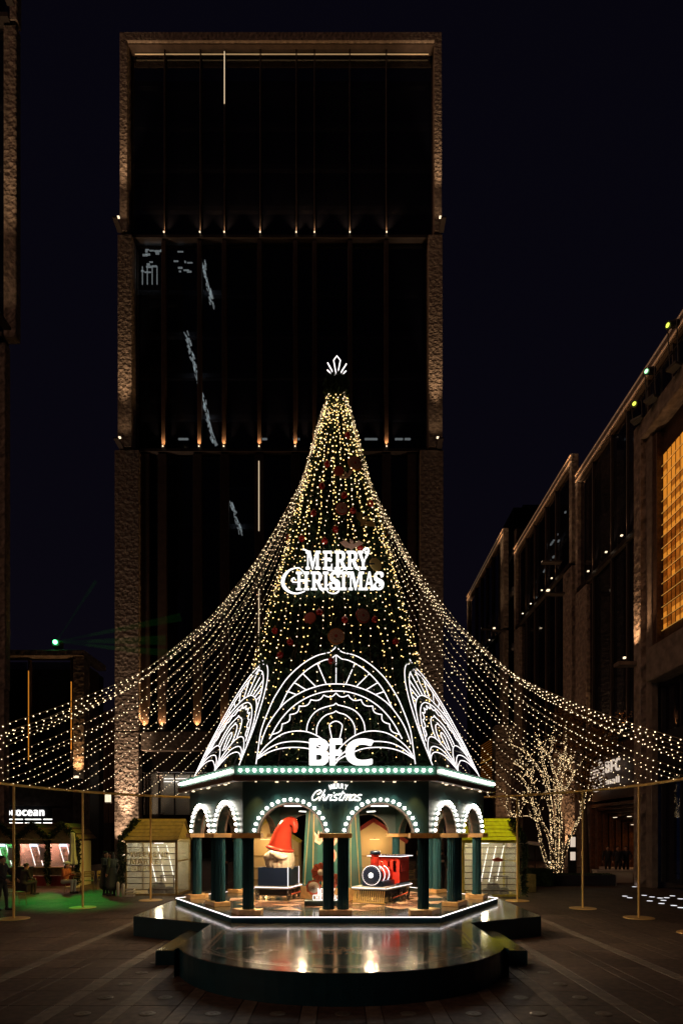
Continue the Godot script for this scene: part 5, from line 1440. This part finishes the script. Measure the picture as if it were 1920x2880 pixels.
	# booths seen through the arches
	for k in 2:
		var x: float = [-3.1, 1.35][k]
		var s := thing("canvas_booth", ["tan booth behind the pavilion, seen through the left arch", "tan booth with red roof beams behind the pavilion, seen through the right arch"][k], "booth", P(x, 0, 25.4))
		obj("front_sheet", bx(2.6, 2.1, 0.03), M.tan_sheet, s, Vector3(0, 1.05, 0))
		obj("side_sheet", bx(0.03, 2.1, 1.8), M.tan_sheet, s, Vector3(1.3, 1.05, -0.9))
		obj("side_sheet", bx(0.03, 2.1, 1.8), M.tan_sheet, s, Vector3(-1.3, 1.05, -0.9))
		var tg := G.new()
		tg.prism(PackedVector2Array([Vector2(-1.3, 2.1), Vector2(1.3, 2.1), Vector2(0, 2.95)]), -0.015, 0.015)
		obj("gable", tg, M.tan_sheet, s)
		for side in [-1, 1]:
			obj("roof_beam", bx(1.75, 0.16, 0.1, 0.01), M.dark_red if k else M.stall_yellow_lit, s, Vector3(side * 0.68, 2.56, 0.07), Basis(Vector3.BACK, -side * 0.58))
			obj("roof_sheet", bx(1.65, 0.03, 1.9), M.stall_wood, s, Vector3(side * 0.68, 2.55, -0.95), Basis(Vector3.BACK, -side * 0.58))
		var bl := obj("booth_lamp", bx(0.4, 0.03, 0.08), M.led_warm, s, Vector3(0, 2.2, 0.75))
		omni(Vector3(0, -0.08, 0), Color(1.0, 0.82, 0.55), 1.3, 0.1, bl)
		obj("lamp_arm", bx(0.03, 0.03, 0.7), M.black_paint, s, Vector3(0, 2.24, 0.38))
		for y in [0.5, 1.0, 1.5]: obj("cross_rail", bx(2.6, 0.04, 0.04), M.stall_beam, s, Vector3(0, y, 0.04))
	# furniture
	var um := thing("closed_umbrella", "closed pale canvas umbrella standing right of the left stall row", "umbrella", P(-12.08, 0, 27.2))
	var ug := G.new()
	ug.lathe(V([0.0, 2.5, 0.09, 2.48, 0.11, 2.42, 0.13, 1.9, 0.17, 1.4, 0.24, 1.12, 0.22, 1.05, 0.08, 1.02]).map(func(q): return q), 48, Transform3D(), 0.25, 8)
	obj("folded_canopy", ug, M.umbrella_cloth, um)
	obj("pole", bx(0.05, 1.2, 0.05), M.bronze, um, Vector3(0, 0.55, 0))
	obj("base", bx(0.5, 0.08, 0.5, 0.02), M.concrete, um, Vector3(0, 0.04, 0))
	var chair0 := Node3D.new()
	var n := 0
	for c in [[-11.0, 20.5, 2.6, "wood and metal chair beside the standing man at the left edge"], [-11.05, 24.9, -0.4, "low stool chair nearest the person in the orange coat"], [-10.7, 25.6, 0.3, "metal chair right of the person in the orange coat"], [-10.25, 26.2, 1.2, "metal chair at the right end of the seats by the passage"], [3.1, 26.4, 0.4, "dark chair behind the pavilion, right of the engine's cab"]]:
		chair(P(c[0], 0, c[1]), c[2], c[3])
	var sb := thing("menu_board", "dark menu board on legs in front of the middle left stall", "menu board", P(-14.05, 0, 27.0), 0.15)
	obj("board", bx(0.55, 0.62, 0.03, 0.005), M.black_paint, sb, Vector3(0, 0.5, 0), Basis(Vector3.RIGHT, -0.12))
	for i in 3: obj("chalk_line", bx(0.3 - i * 0.05, 0.03, 0.006), M.white_paint, sb, Vector3(0, 0.62 - i * 0.1, 0.022 - i * 0.012), Basis(Vector3.RIGHT, -0.12))
	for x in [-0.24, 0.24]: obj("leg", bx(0.03, 0.22, 0.03), M.black_paint, sb, Vector3(x, 0.11, 0.04))
	var bin := thing("rubbish_bin", "black bin beside the seated person at the far left", "bin", P(-13.2, 0, 25.2))
	obj("bin_body", bx(0.5, 1.0, 0.5, 0.03), M.black_paint, bin, Vector3(0, 0.5, 0))
	obj("bin_lid", bx(0.54, 0.06, 0.54, 0.02), M.black_paint, bin, Vector3(0, 1.03, 0))
	var cr := thing("bottle_crate", "grey bottle crate on the ground by the weekend market stall's left foot", "crate", P(-8.12, 0, 23.3))
	obj("crate_floor", bx(0.3, 0.02, 0.25), M.concrete, cr, Vector3(0, 0.02, 0))
	for y in [0.06, 0.17, 0.28]:
		for z in [-0.12, 0.12]: obj("crate_slat", bx(0.3, 0.05, 0.015), M.concrete, cr, Vector3(0, y, z))
		for x in [-0.145, 0.145]: obj("crate_slat", bx(0.012, 0.05, 0.22), M.concrete, cr, Vector3(x, y, 0))
	for k in 2:
		var gc := thing("gas_cylinder", ["thin metal cylinder by the garland's foot, the taller one", "thin metal cylinder by the bottle crate, the shorter one"][k], "cylinder", P(-8.62 + k * 0.2, 0, 23.35))
		var g := G.new()
		g.lathe(V([0.0, 0.0, 0.06, 0.0, 0.065, 0.03, 0.065, 0.5 - k * 0.06, 0.04, 0.55 - k * 0.06, 0.02, 0.58 - k * 0.06, 0.0, 0.58 - k * 0.06]), 14)
		obj("cylinder_body", g, M.steel, gc)
	var wb := thing("wood_crate", "plain wood crate beside the yellow lit stall", "crate", P(7.72, 0, 25.2))
	for y in 5: obj("crate_plank", bx(0.6, 0.14, 0.5, 0.006), M.stall_beam, wb, Vector3(0, 0.08 + y * 0.15, 0))

func chair(at: Vector3, turn: float, label: String) -> void:
	var c := thing("cafe_chair", label, "chair", at, turn, "chairs on the plaza")
	obj("seat", bx(0.42, 0.025, 0.4, 0.01), M.stall_beam, c, Vector3(0, 0.45, 0))
	for x in [-0.19, 0.19]:
		var g := G.new()
		g.tube([Vector3(x * 1.1, 0.0, 0.22), Vector3(x, 0.44, 0.18)], 0.013, 6)
		obj("leg", g, M.stall_beam, c)
		var b := G.new()
		b.tube([Vector3(x * 1.1, 0.0, -0.24), Vector3(x, 0.45, -0.19), Vector3(x, 0.82, -0.25)], 0.013, 6)
		obj("leg", b, M.stall_beam, c)
	for y in [0.62, 0.72, 0.8]: obj("back_slat", bx(0.4, 0.05, 0.015, 0.004), M.stall_beam, c, Vector3(0, y, -0.22 - (y - 0.45) * 0.1))

# ---- the tree wrapped in lights, and what is round it
func lit_tree() -> void:
	var t := thing("lit_tree", "bare branched tree wrapped in warm bulbs, right of the yellow lit stall", "tree", P(11.9, 0, 34))
	var stems := [[0, 0, -30, 250, -110, 430, -150, 520, -260, 560, -360, 590], [10, 0, -20, 300, -60, 560, -140, 760, -250, 900, -360, 960], [0, 0, 0, 400, -20, 700, -60, 880, -80, 1010], [20, 0, 40, 420, 20, 660, 60, 800, 110, 980], [40, 0, 70, 300, 70, 560, 100, 760, 150, 860], [40, 0, 95, 250, 140, 350, 185, 480, 200, 560], [-10, 0, -90, 220, -130, 400, -200, 640, -280, 760], [30, 0, 30, 350, 90, 620, 150, 700, 190, 800], [0, 0, -20, 500, -120, 640, -200, 780, -290, 840], [-130, 420, -200, 450, -280, 440, -350, 460], [20, 640, -40, 780, -60, 860, -110, 920]]
	var oct := G.new()
	oct.ball(Vector3.ZERO, 1.0, 5, 4)
	var spots := []
	for k in stems.size():
		var zz := rng.randf_range(-0.7, 0.7)
		var p := []
		var raw := V(stems[k])
		for q in raw: p.append(Vector3(q.x * 0.00765, q.y * 0.00765, zz * clampf(q.y / 500.0, 0, 1.5)))
		p = smooth(p, 5)
		var r := []
		for i in p.size(): r.append(lerpf(0.09 if k < 9 else 0.04, 0.015, float(i) / p.size()))
		var g := G.new()
		g.tube(p, r, 7)
		obj("limb" if k else "trunk", g, M.bark, t)
		for i in p.size() - 1:
			var n := int(p[i].distance_to(p[i + 1]) * 38)
			for j in n:
				var f := rng.randf()
				var a := rng.randf() * TAU
				var rr: float = lerpf(r[i], r[i + 1], f) + 0.02
				spots.append(Transform3D(Basis.from_scale(Vector3.ONE * rng.randf_range(0.012, 0.018)), p[i].lerp(p[i + 1], f) + Vector3(cos(a) * rr, 0, sin(a) * rr)))
		# twigs
		for j in 8:
			var s: Vector3 = p[rng.randi_range(p.size() / 2, p.size() - 1)]
			var e := s + Vector3(rng.randf_range(-0.8, 0.8), rng.randf_range(0.3, 1.2), rng.randf_range(-0.5, 0.5))
			var tw := G.new()
			tw.tube([s, (s + e) / 2 + Vector3(0, 0.08, 0), e], [0.018, 0.012, 0.006], 4)
			obj("twig", tw, M.bark, t)
			for i in 9: spots.append(Transform3D(Basis.from_scale(Vector3.ONE * rng.randf_range(0.012, 0.018)), s.lerp(e, rng.randf()) + Vector3(rng.randf_range(-0.05, 0.05), 0, 0)))
	many("string_light_bulbs", oct.mesh(), M.tree_bulb, spots, t)
	var cl := thing("brown_leaved_tree", "tall tree with thin dry brown leaves behind the light wrapped tree", "tree", P(15.2, 0, 37.5))
	var tk := G.new()
	tk.tube([Vector3(0, 0, 0), Vector3(-0.1, 3, 0), Vector3(-0.2, 6.5, 0), Vector3(-0.1, 10.5, 0)], [0.18, 0.15, 0.11, 0.03], 8)
	obj("trunk", tk, M.bark, cl)
	var lf := G.new()
	lf.quad(Vector3(-0.03, 0, 0), Vector3(0.03, 0.02, 0), Vector3(0.02, 0.16, 0.02), Vector3(-0.03, 0.14, 0))
	lf.quad(Vector3(0, 0, -0.03), Vector3(0, 0.03, 0.03), Vector3(0.03, 0.13, 0.05), Vector3(0.01, 0.15, -0.03))
	var where := []
	for k in 26:
		var h := rng.randf_range(5.2, 10.3)
		var a := rng.randf() * TAU
		var reach := rng.randf_range(1.0, 2.9) * (1.0 - absf(h - 7.8) / 5.5)
		var s := Vector3(-0.15, h - 0.7, 0)
		var e := Vector3(cos(a) * reach, h + rng.randf_range(-0.1, 0.7), sin(a) * reach)
		var b := G.new()
		b.tube([s, s.lerp(e, 0.5) + Vector3(0, 0.2, 0), e], [0.05, 0.03, 0.01], 5)
		obj("limb", b, M.bark, cl)
		for i in 120:
			var c := s.lerp(e, rng.randf_range(0.35, 1.1)) + Vector3(rng.randf_range(-0.5, 0.5), rng.randf_range(-0.3, 0.35), rng.randf_range(-0.5, 0.5))
			where.append(Transform3D(Basis.from_euler(Vector3(rng.randf() * TAU, rng.randf() * TAU, rng.randf() * TAU)), c))
	many("crown_leaves", lf.mesh(), M.leaf_brown, where, cl)
	var hd := thing("box_hedge", "square clipped dark green hedge in front of the light wrapped tree", "hedge", P(9.26, 0, 28.3))
	obj("hedge_core", bx(0.98, 0.74, 0.8, 0.05), M.hedge, hd, Vector3(0, 0.37, 0))
	var hw := []
	for i in 1500:
		var q := Vector3(rng.randf_range(-0.52, 0.52), rng.randf_range(0.02, 0.8), rng.randf_range(-0.42, 0.42))
		var ax := rng.randi() % 3
		if ax == 0: q.x = 0.5 * signf(q.x)
		elif ax == 1: q.y = 0.77
		else: q.z = 0.41
		hw.append(Transform3D(Basis.from_euler(Vector3(rng.randf() * TAU, rng.randf() * TAU, rng.randf() * TAU)) * Basis.from_scale(Vector3.ONE * 0.7), q))
	many("leaves", leaf_mesh(), M.hedge, hw, hd)
	var pl := thing("long_planter", "long low dark planter box between the hedge and the white bench", "planter", P(11.35, 0, 28.7))
	obj("planter_box", bx(2.9, 0.5, 0.9, 0.02), M.dark_planter, pl, Vector3(0, 0.25, 0))
	obj("end_cap", bx(0.04, 0.52, 0.92), M.steel, pl, Vector3(1.47, 0.26, 0))
	var pw := []
	for i in 500: pw.append(Transform3D(Basis.from_euler(Vector3(rng.randf_range(-0.8, 0.8), rng.randf() * TAU, rng.randf_range(-0.8, 0.8))), Vector3(rng.randf_range(-1.4, 1.4), 0.48, rng.randf_range(-0.4, 0.4))))
	many("leaves", leaf_mesh(), M.hedge, pw, pl)
	var wb := thing("stone_bench", "long pale stone bench block before the wood portal", "bench", P(13.6, 0, 30.4), -0.1)
	obj("bench_block", bx(1.7, 0.55, 0.8, 0.02), M.concrete, wb, Vector3(0, 0.275, 0))
	obj("bench_top", bx(1.76, 0.06, 0.86, 0.015), M.concrete, wb, Vector3(0, 0.585, 0))
	var aw := thing("white_awning", "white sloping awning edge behind the yellow lit stall's garland", "awning", P(8.85, 2.0, 28.8))
	obj("awning_cloth", bx(1.0, 0.16, 0.9, 0.02), M.white_paint, aw, Vector3(0, 0, 0), Basis(Vector3.BACK, -0.12))
	for x in [-0.45, 0.45]: obj("awning_post", bx(0.05, 2.0, 0.05), M.bronze, aw, Vector3(x, -1.0, -0.3))
	var sg := thing("street_display", "tall thin lit display standing behind the light wrapped tree", "display", P(13.9, 0, 36.5))
	obj("display_case", bx(0.5, 2.4, 0.14, 0.02), M.black_paint, sg, Vector3(0, 1.2, 0))
	obj("display_screen", bx(0.3, 0.6, 0.02), M.led_soft, sg, Vector3(0.02, 1.95, 0.08))
	obj("display_screen", bx(0.3, 0.5, 0.02), M.led_soft, sg, Vector3(0.02, 1.1, 0.08))

# ---- people
func blob(bones: Array, cell: float, paint: Array) -> G:   # one skin round tapered bones [from, to, radius, radius, paint]
	var lo := Vector3.ONE * 1e9
	var hi := -lo
	for b in bones:
		var m := maxf(b[2], b[3]) + 0.06
		lo = lo.min(b[0] - Vector3.ONE * m).min(b[1] - Vector3.ONE * m)
		hi = hi.max(b[0] + Vector3.ONE * m).max(b[1] + Vector3.ONE * m)
	var nx := int((hi.x - lo.x) / cell) + 2
	var ny := int((hi.y - lo.y) / cell) + 2
	var nz := int((hi.z - lo.z) / cell) + 2
	var f := PackedFloat32Array()
	f.resize(nx * ny * nz); f.fill(1.0)
	var near := PackedFloat32Array()
	near.resize(nx * ny * nz); near.fill(9.0)
	var who := PackedByteArray()
	who.resize(nx * ny * nz)
	for b in bones:
		var a: Vector3 = b[0]
		var e: Vector3 = b[1] - b[0]
		var ee := maxf(e.length_squared(), 1e-8)
		var m := maxf(b[2], b[3]) + 0.055
		var l := ((a.min(b[1]) - Vector3.ONE * m - lo) / cell).floor()
		var h := ((a.max(b[1]) + Vector3.ONE * m - lo) / cell).ceil()
		for x in range(maxi(0, int(l.x)), mini(nx, int(h.x) + 1)):
			for y in range(maxi(0, int(l.y)), mini(ny, int(h.y) + 1)):
				for z in range(maxi(0, int(l.z)), mini(nz, int(h.z) + 1)):
					var p := lo + Vector3(x, y, z) * cell - a
					var t := clampf(p.dot(e) / ee, 0, 1)
					var d := (p - e * t).length() - lerpf(b[2], b[3], t)
					var i := (x * ny + y) * nz + z
					var o := f[i]
					var k := maxf(0.035 - absf(o - d), 0.0) / 0.035
					f[i] = minf(o, d) - k * k * 0.00875
					if d < near[i]:
						near[i] = d
						who[i] = b[4]
	var g := G.new()
	var at := {}
	var off := [0, nz, ny * nz, ny * nz + nz, 1, nz + 1, ny * nz + 1, ny * nz + nz + 1]
	for x in nx - 1:
		for y in ny - 1:
			for z in nz - 1:
				var i := (x * ny + y) * nz + z
				if absf(f[i]) > cell * 2.0: continue
				var neg := 0
				for k in 8: neg += 1 if f[i + off[k]] < 0 else 0
				if neg == 0 or neg == 8: continue
				var s := Vector3.ZERO
				var c := 0
				for ed in [[0, 1], [2, 3], [4, 5], [6, 7], [0, 2], [1, 3], [4, 6], [5, 7], [0, 4], [1, 5], [2, 6], [3, 7]]:
					var u := f[i + off[ed[0]]]
					var w := f[i + off[ed[1]]]
					if (u < 0) != (w < 0):
						var t := u / (u - w)
						var pa := Vector3((ed[0] >> 1) & 1, ed[0] & 1, ed[0] >> 2)
						var pb := Vector3((ed[1] >> 1) & 1, ed[1] & 1, ed[1] >> 2)
						s += pa.lerp(pb, t); c += 1
				at[i] = g.v.size()
				g.v.append(lo + (Vector3(x, y, z) + s / c) * cell)
				var gx := f[i + ny * nz] - f[i] + f[i + ny * nz + nz + 1] - f[i + nz + 1]
				var gy := f[i + nz] - f[i] + f[i + ny * nz + nz + 1] - f[i + ny * nz + 1]
				var gz := f[i + 1] - f[i] + f[i + ny * nz + nz + 1] - f[i + ny * nz + nz]
				g.n.append(Vector3(gx, gy, gz).normalized())
				g.col.append(paint[who[i]])
	for i in at:
		# the three edges that start at this cell's first corner
		for q in [[ny * nz, nz, 1], [nz, 1, ny * nz], [1, ny * nz, nz]]:
			var w: int = i + q[0]
			if w >= f.size() or (f[i] < 0) == (f[w] < 0): continue
			var a: int = i - q[1] - q[2]
			var b: int = i - q[2]
			var d: int = i - q[1]
			if not (at.has(a) and at.has(b) and at.has(d)): continue
			if f[i] < 0: g.ix.append_array([at[a], at[i], at[b], at[a], at[d], at[i]])
			else: g.ix.append_array([at[a], at[b], at[i], at[a], at[i], at[d]])
	return g

func person(label: String, at: Vector3, turn: float, o: Dictionary) -> void:
	var n := thing("person", label, "person", at, turn, o.get("group", ""))
	var sit: bool = o.get("sit", false)
	var coat: float = o.get("coat", 0.0)
	var dy := -0.47 if sit else 0.0
	var top: Color = o.top
	var leg: Color = o.leg
	var skin := Color(0.42, 0.24, 0.16)
	var paint := [top, leg, skin, Color(0.02, 0.018, 0.018), o.get("coatc", top)]
	var lean: float = o.get("lean", 0.0)
	var L := func(x: float, y: float, z: float) -> Vector3: return Vector3(x, y + dy, z + (y - 0.95) * lean)
	var b := []
	for s in [-1, 1]:
		var hip := Vector3(s * 0.09, 0.93 + dy, 0)
		var step: float = o.get("step", 0.0) * s
		var knee := Vector3(s * 0.1, 0.5, 0.43) if sit else Vector3(s * 0.1, 0.5, 0.03 + step * 0.5)
		var ank := Vector3(s * 0.1, 0.08, 0.4) if sit else Vector3(s * 0.1, 0.08, step)
		b.append([hip, knee, 0.092, 0.062, 1]); b.append([knee, ank, 0.06, 0.042, 1])
		b.append([ank + Vector3(0, -0.04, -0.03), ank + Vector3(s * 0.02, -0.05, 0.15), 0.04, 0.034, 3])
		var sh: Vector3 = L.call(s * 0.18, 1.42, -0.01)
		var arm: Array = o.get("arms", [[0.25, 1.15, -0.03, 0.26, 0.9, 0.06], [0.25, 1.15, -0.03, 0.26, 0.9, 0.06]])[0 if s < 0 else 1]
		var el: Vector3 = L.call(s * arm[0], arm[1], arm[2])
		var wr: Vector3 = L.call(s * arm[3], arm[4], arm[5])
		b.append([sh, el, 0.058, 0.047, 0]); b.append([el, wr, 0.046, 0.034, 0])
		var d := (wr - el).normalized()
		b.append([wr, wr + d * 0.08, 0.026, 0.03, 2])
		b.append([L.call(0, 1.38, -0.01), sh, 0.09, 0.062, 0])
	b.append([Vector3(0, 0.95 + dy, 0), L.call(0, 1.12, 0.0), 0.135, 0.13, 0])
	b.append([L.call(-0.05, 1.15, 0), L.call(-0.06, 1.32, 0), 0.115, 0.12, 0]); b.append([L.call(0.05, 1.15, 0), L.call(0.06, 1.32, 0), 0.115, 0.12, 0])
	b.append([L.call(0, 1.4, 0), L.call(0, 1.54, 0.02), 0.058, 0.052, 2])
	b.append([L.call(0, 1.575, 0.03), L.call(0, 1.64, 0.015), 0.078, 0.09, 2])
	b.append([L.call(0, 1.535, 0.06), L.call(0, 1.55, 0.07), 0.045, 0.05, 2])
	if coat > 0:
		for s in [-1, 1]: b.append([Vector3(s * 0.05, 1.0, 0), Vector3(s * 0.11, 1.0 - coat, 0.0), 0.14, 0.17, 4])
		b.append([Vector3(0, 1.0, -0.02), Vector3(0, 1.0 - coat, -0.06), 0.14, 0.19, 4])
	var g := blob(b, 0.026, paint)
	# nose, ears and fingers in the same skin
	var more := G.new()
	var head: Vector3 = L.call(0, 1.6, 0.02)
	more.ball(head + Vector3(0, -0.012, 0.098), Vector3(0.014, 0.022, 0.02), 6, 5)
	for s in [-1, 1]: more.ball(head + Vector3(s * 0.088, -0.005, 0.0), Vector3(0.012, 0.028, 0.018), 6, 5)
	for s in [-1, 1]:
		var arm: Array = o.get("arms", [[0.25, 1.15, -0.03, 0.26, 0.9, 0.06], [0.25, 1.15, -0.03, 0.26, 0.9, 0.06]])[0 if s < 0 else 1]
		var el: Vector3 = L.call(s * arm[0], arm[1], arm[2])
		var wr: Vector3 = L.call(s * arm[3], arm[4], arm[5])
		var d := (wr - el).normalized()
		var side := d.cross(Vector3.RIGHT * s).normalized()
		var palm := Vector3(-s, 0, 0)
		for i in 4:
			var r0 := wr + d * 0.085 + side * (i - 1.5) * 0.019
			var len: float = [0.07, 0.08, 0.075, 0.06][i]
			more.tube([r0, r0 + d * len * 0.55 + palm * 0.004, r0 + d * len * 0.9 + palm * 0.025], [0.0095, 0.009, 0.007], 5)
		more.tube([wr + d * 0.03 + side * -0.025, wr + d * 0.06 + side * -0.05 + palm * 0.01, wr + d * 0.09 + side * -0.052 + palm * 0.025], [0.011, 0.01, 0.008], 5)
	var k := g.v.size()
	g.v.append_array(more.v); g.n.append_array(more.n)
	for i in more.v.size(): g.col.append(skin)
	for i in more.ix: g.ix.append(i + k)
	obj("body", g, M.person_paint, n)
	var hair := G.new()
	var hc: Vector3 = L.call(0, 1.655, -0.002)
	hair.ball(hc, Vector3(0.098, 0.085, 0.102), 14, 9)
	if o.get("long", false): hair.ball(hc + Vector3(0, -0.12, -0.05), Vector3(0.09, 0.15, 0.06), 12, 8)
	obj("hair", hair, M.hair_black, n)
	if o.has("hat"):
		var ht := G.new()
		ht.ball(hc + Vector3(0.0, 0.05, -0.01), Vector3(0.15, 0.075, 0.14), 16, 9)
		obj("beret", ht, M.beret, n)
	var ey := G.new()
	for s in [-1, 1]: ey.ball(head + Vector3(s * 0.032, 0.012, 0.092), Vector3(0.011, 0.006, 0.008), 6, 4)
	obj("eyes", ey, M.eye_dark, n)
	var mo := G.new()
	mo.ball(head + Vector3(0, -0.058, 0.098), Vector3(0.022, 0.005, 0.008), 6, 4)
	obj("mouth", mo, M.peel_red, n)

func people() -> void:
	var dk := Color(0.008, 0.010, 0.016)
	var bl := Color(0.012, 0.012, 0.014)
	person("person in dark clothes standing at the photo's left edge, one arm held out", P(-10.72, 0, 19.1), 1.45, {"top": dk, "leg": bl, "step": 0.1, "arms": [[0.26, 1.15, 0.06, 0.2, 1.0, 0.26], [0.25, 1.16, 0.12, 0.24, 0.98, 0.34]]})
	person("person in orange coat, pale trousers and pale beret, seated by the umbrella", P(-11.35, 0, 24.8), 1.35, {"sit": true, "top": Color(0.30, 0.075, 0.03), "leg": Color(0.36, 0.38, 0.33), "long": true, "hat": true, "lean": 0.18, "arms": [[0.24, 1.16, 0.12, 0.12, 1.28, 0.32], [0.24, 1.16, 0.12, 0.1, 1.22, 0.34]]})
	person("person in black seated with their back to the camera, beside the black bin", P(-12.55, 0, 23.9), 2.6, {"sit": true, "top": bl, "leg": bl, "lean": 0.15, "arms": [[0.25, 1.14, 0.1, 0.15, 1.1, 0.32], [0.25, 1.14, 0.1, 0.15, 1.1, 0.32]]})
	person("person in a long dark cloak, left one of the pair by the weekend market stall", P(-9.35, 0, 24.0), 1.3, {"top": Color(0.03, 0.045, 0.035), "leg": bl, "coat": 0.62, "coatc": Color(0.03, 0.045, 0.035), "long": true, "arms": [[0.25, 1.17, 0.06, 0.12, 1.2, 0.28], [0.25, 1.17, 0.06, 0.12, 1.2, 0.28]]})
	person("person in a long dark cloak, right one of the pair, next to the garland", P(-8.93, 0, 23.6), -1.9, {"top": Color(0.03, 0.045, 0.035), "leg": bl, "coat": 0.6, "coatc": Color(0.025, 0.035, 0.03), "long": true, "lean": 0.05})
	person("person in a dark jacket with a pale patch on the back, behind the right columns", P(4.45, 0, 27.0), 3.0, {"top": bl, "leg": bl, "step": 0.12})
	var patch := thing("back_patch", "pale and orange patch on the dark jacket behind the right columns", "patch", P(4.44, 1.22, 26.84))
	obj("patch_cloth", bx(0.22, 0.1, 0.012), M.white_paint, patch)
	obj("patch_stripe", bx(0.2, 0.03, 0.008), M.orange_paint, patch, Vector3(0, 0, 0.01))
	person("person in black standing right of the engine's cab, behind the pavilion", P(3.38, 0, 26.4), -1.2, {"top": bl, "leg": bl})
	person("person in black seen between the left columns, behind the pavilion", P(-5.5, 0, 28.4), 0.5, {"top": bl, "leg": bl, "arms": [[0.25, 1.16, 0.08, 0.08, 1.12, 0.26], [0.25, 1.16, 0.08, 0.08, 1.12, 0.26]]})
	person("leftmost of the three people before the wood portal, in black", P(15.35, 0, 34.9), -0.5, {"top": dk, "leg": bl})
	person("middle one of the three people before the wood portal, in black", P(15.7, 0, 34.4), -0.3, {"top": dk, "leg": bl})
	person("rightmost of the three people before the wood portal, in dark jacket", P(16.3, 0, 34.7), -0.6, {"top": dk, "leg": bl, "arms": [[0.3, 1.2, 0.0, 0.22, 1.0, 0.12], [0.3, 1.2, 0.0, 0.26, 0.95, 0.1]]})

func small_things() -> void:
	var g := G.new()
	g.lathe(V([0.0, 0.0, 0.1, 0.0, 0.1, 0.006, 0.0, 0.009]), 14)
	var m := g.mesh()
	var dots := V([13.4, 27.7, 11.9, 23.8, 11.0, 23.5, 10.9, 22.9, 11.9, 23.2, 12.0, 22.8, 12.3, 22.9, 12.9, 23.6, 11.1, 21.8, 11.7, 22.0, 11.1, 21.0, 12.6, 22.5, 11.2, 20.4, 11.1, 19.8])
	dots.sort_custom(func(a, b): return a.y < b.y)
	for i in dots.size():
		var o := obj("ground_dot", m, M.floor_dot, null, P(dots[i].x, 0.002, dots[i].y))  # white dots on the paving, drawn as thin glowing discs
		tag(o, "small white glowing disc on the ground at the right, %s counted from the camera" % ordinal(i), "ground light", "white glowing dots at the right")
	var sl := thing("ground_line", "thin pale line let into the ground right of the pavilion", "ground line", P(8.4, 0, 22.4), 0.02)
	obj("line_strip", bx(7.0, 0.006, 0.04), M.strip, sl, Vector3(0, 0.006, 0))
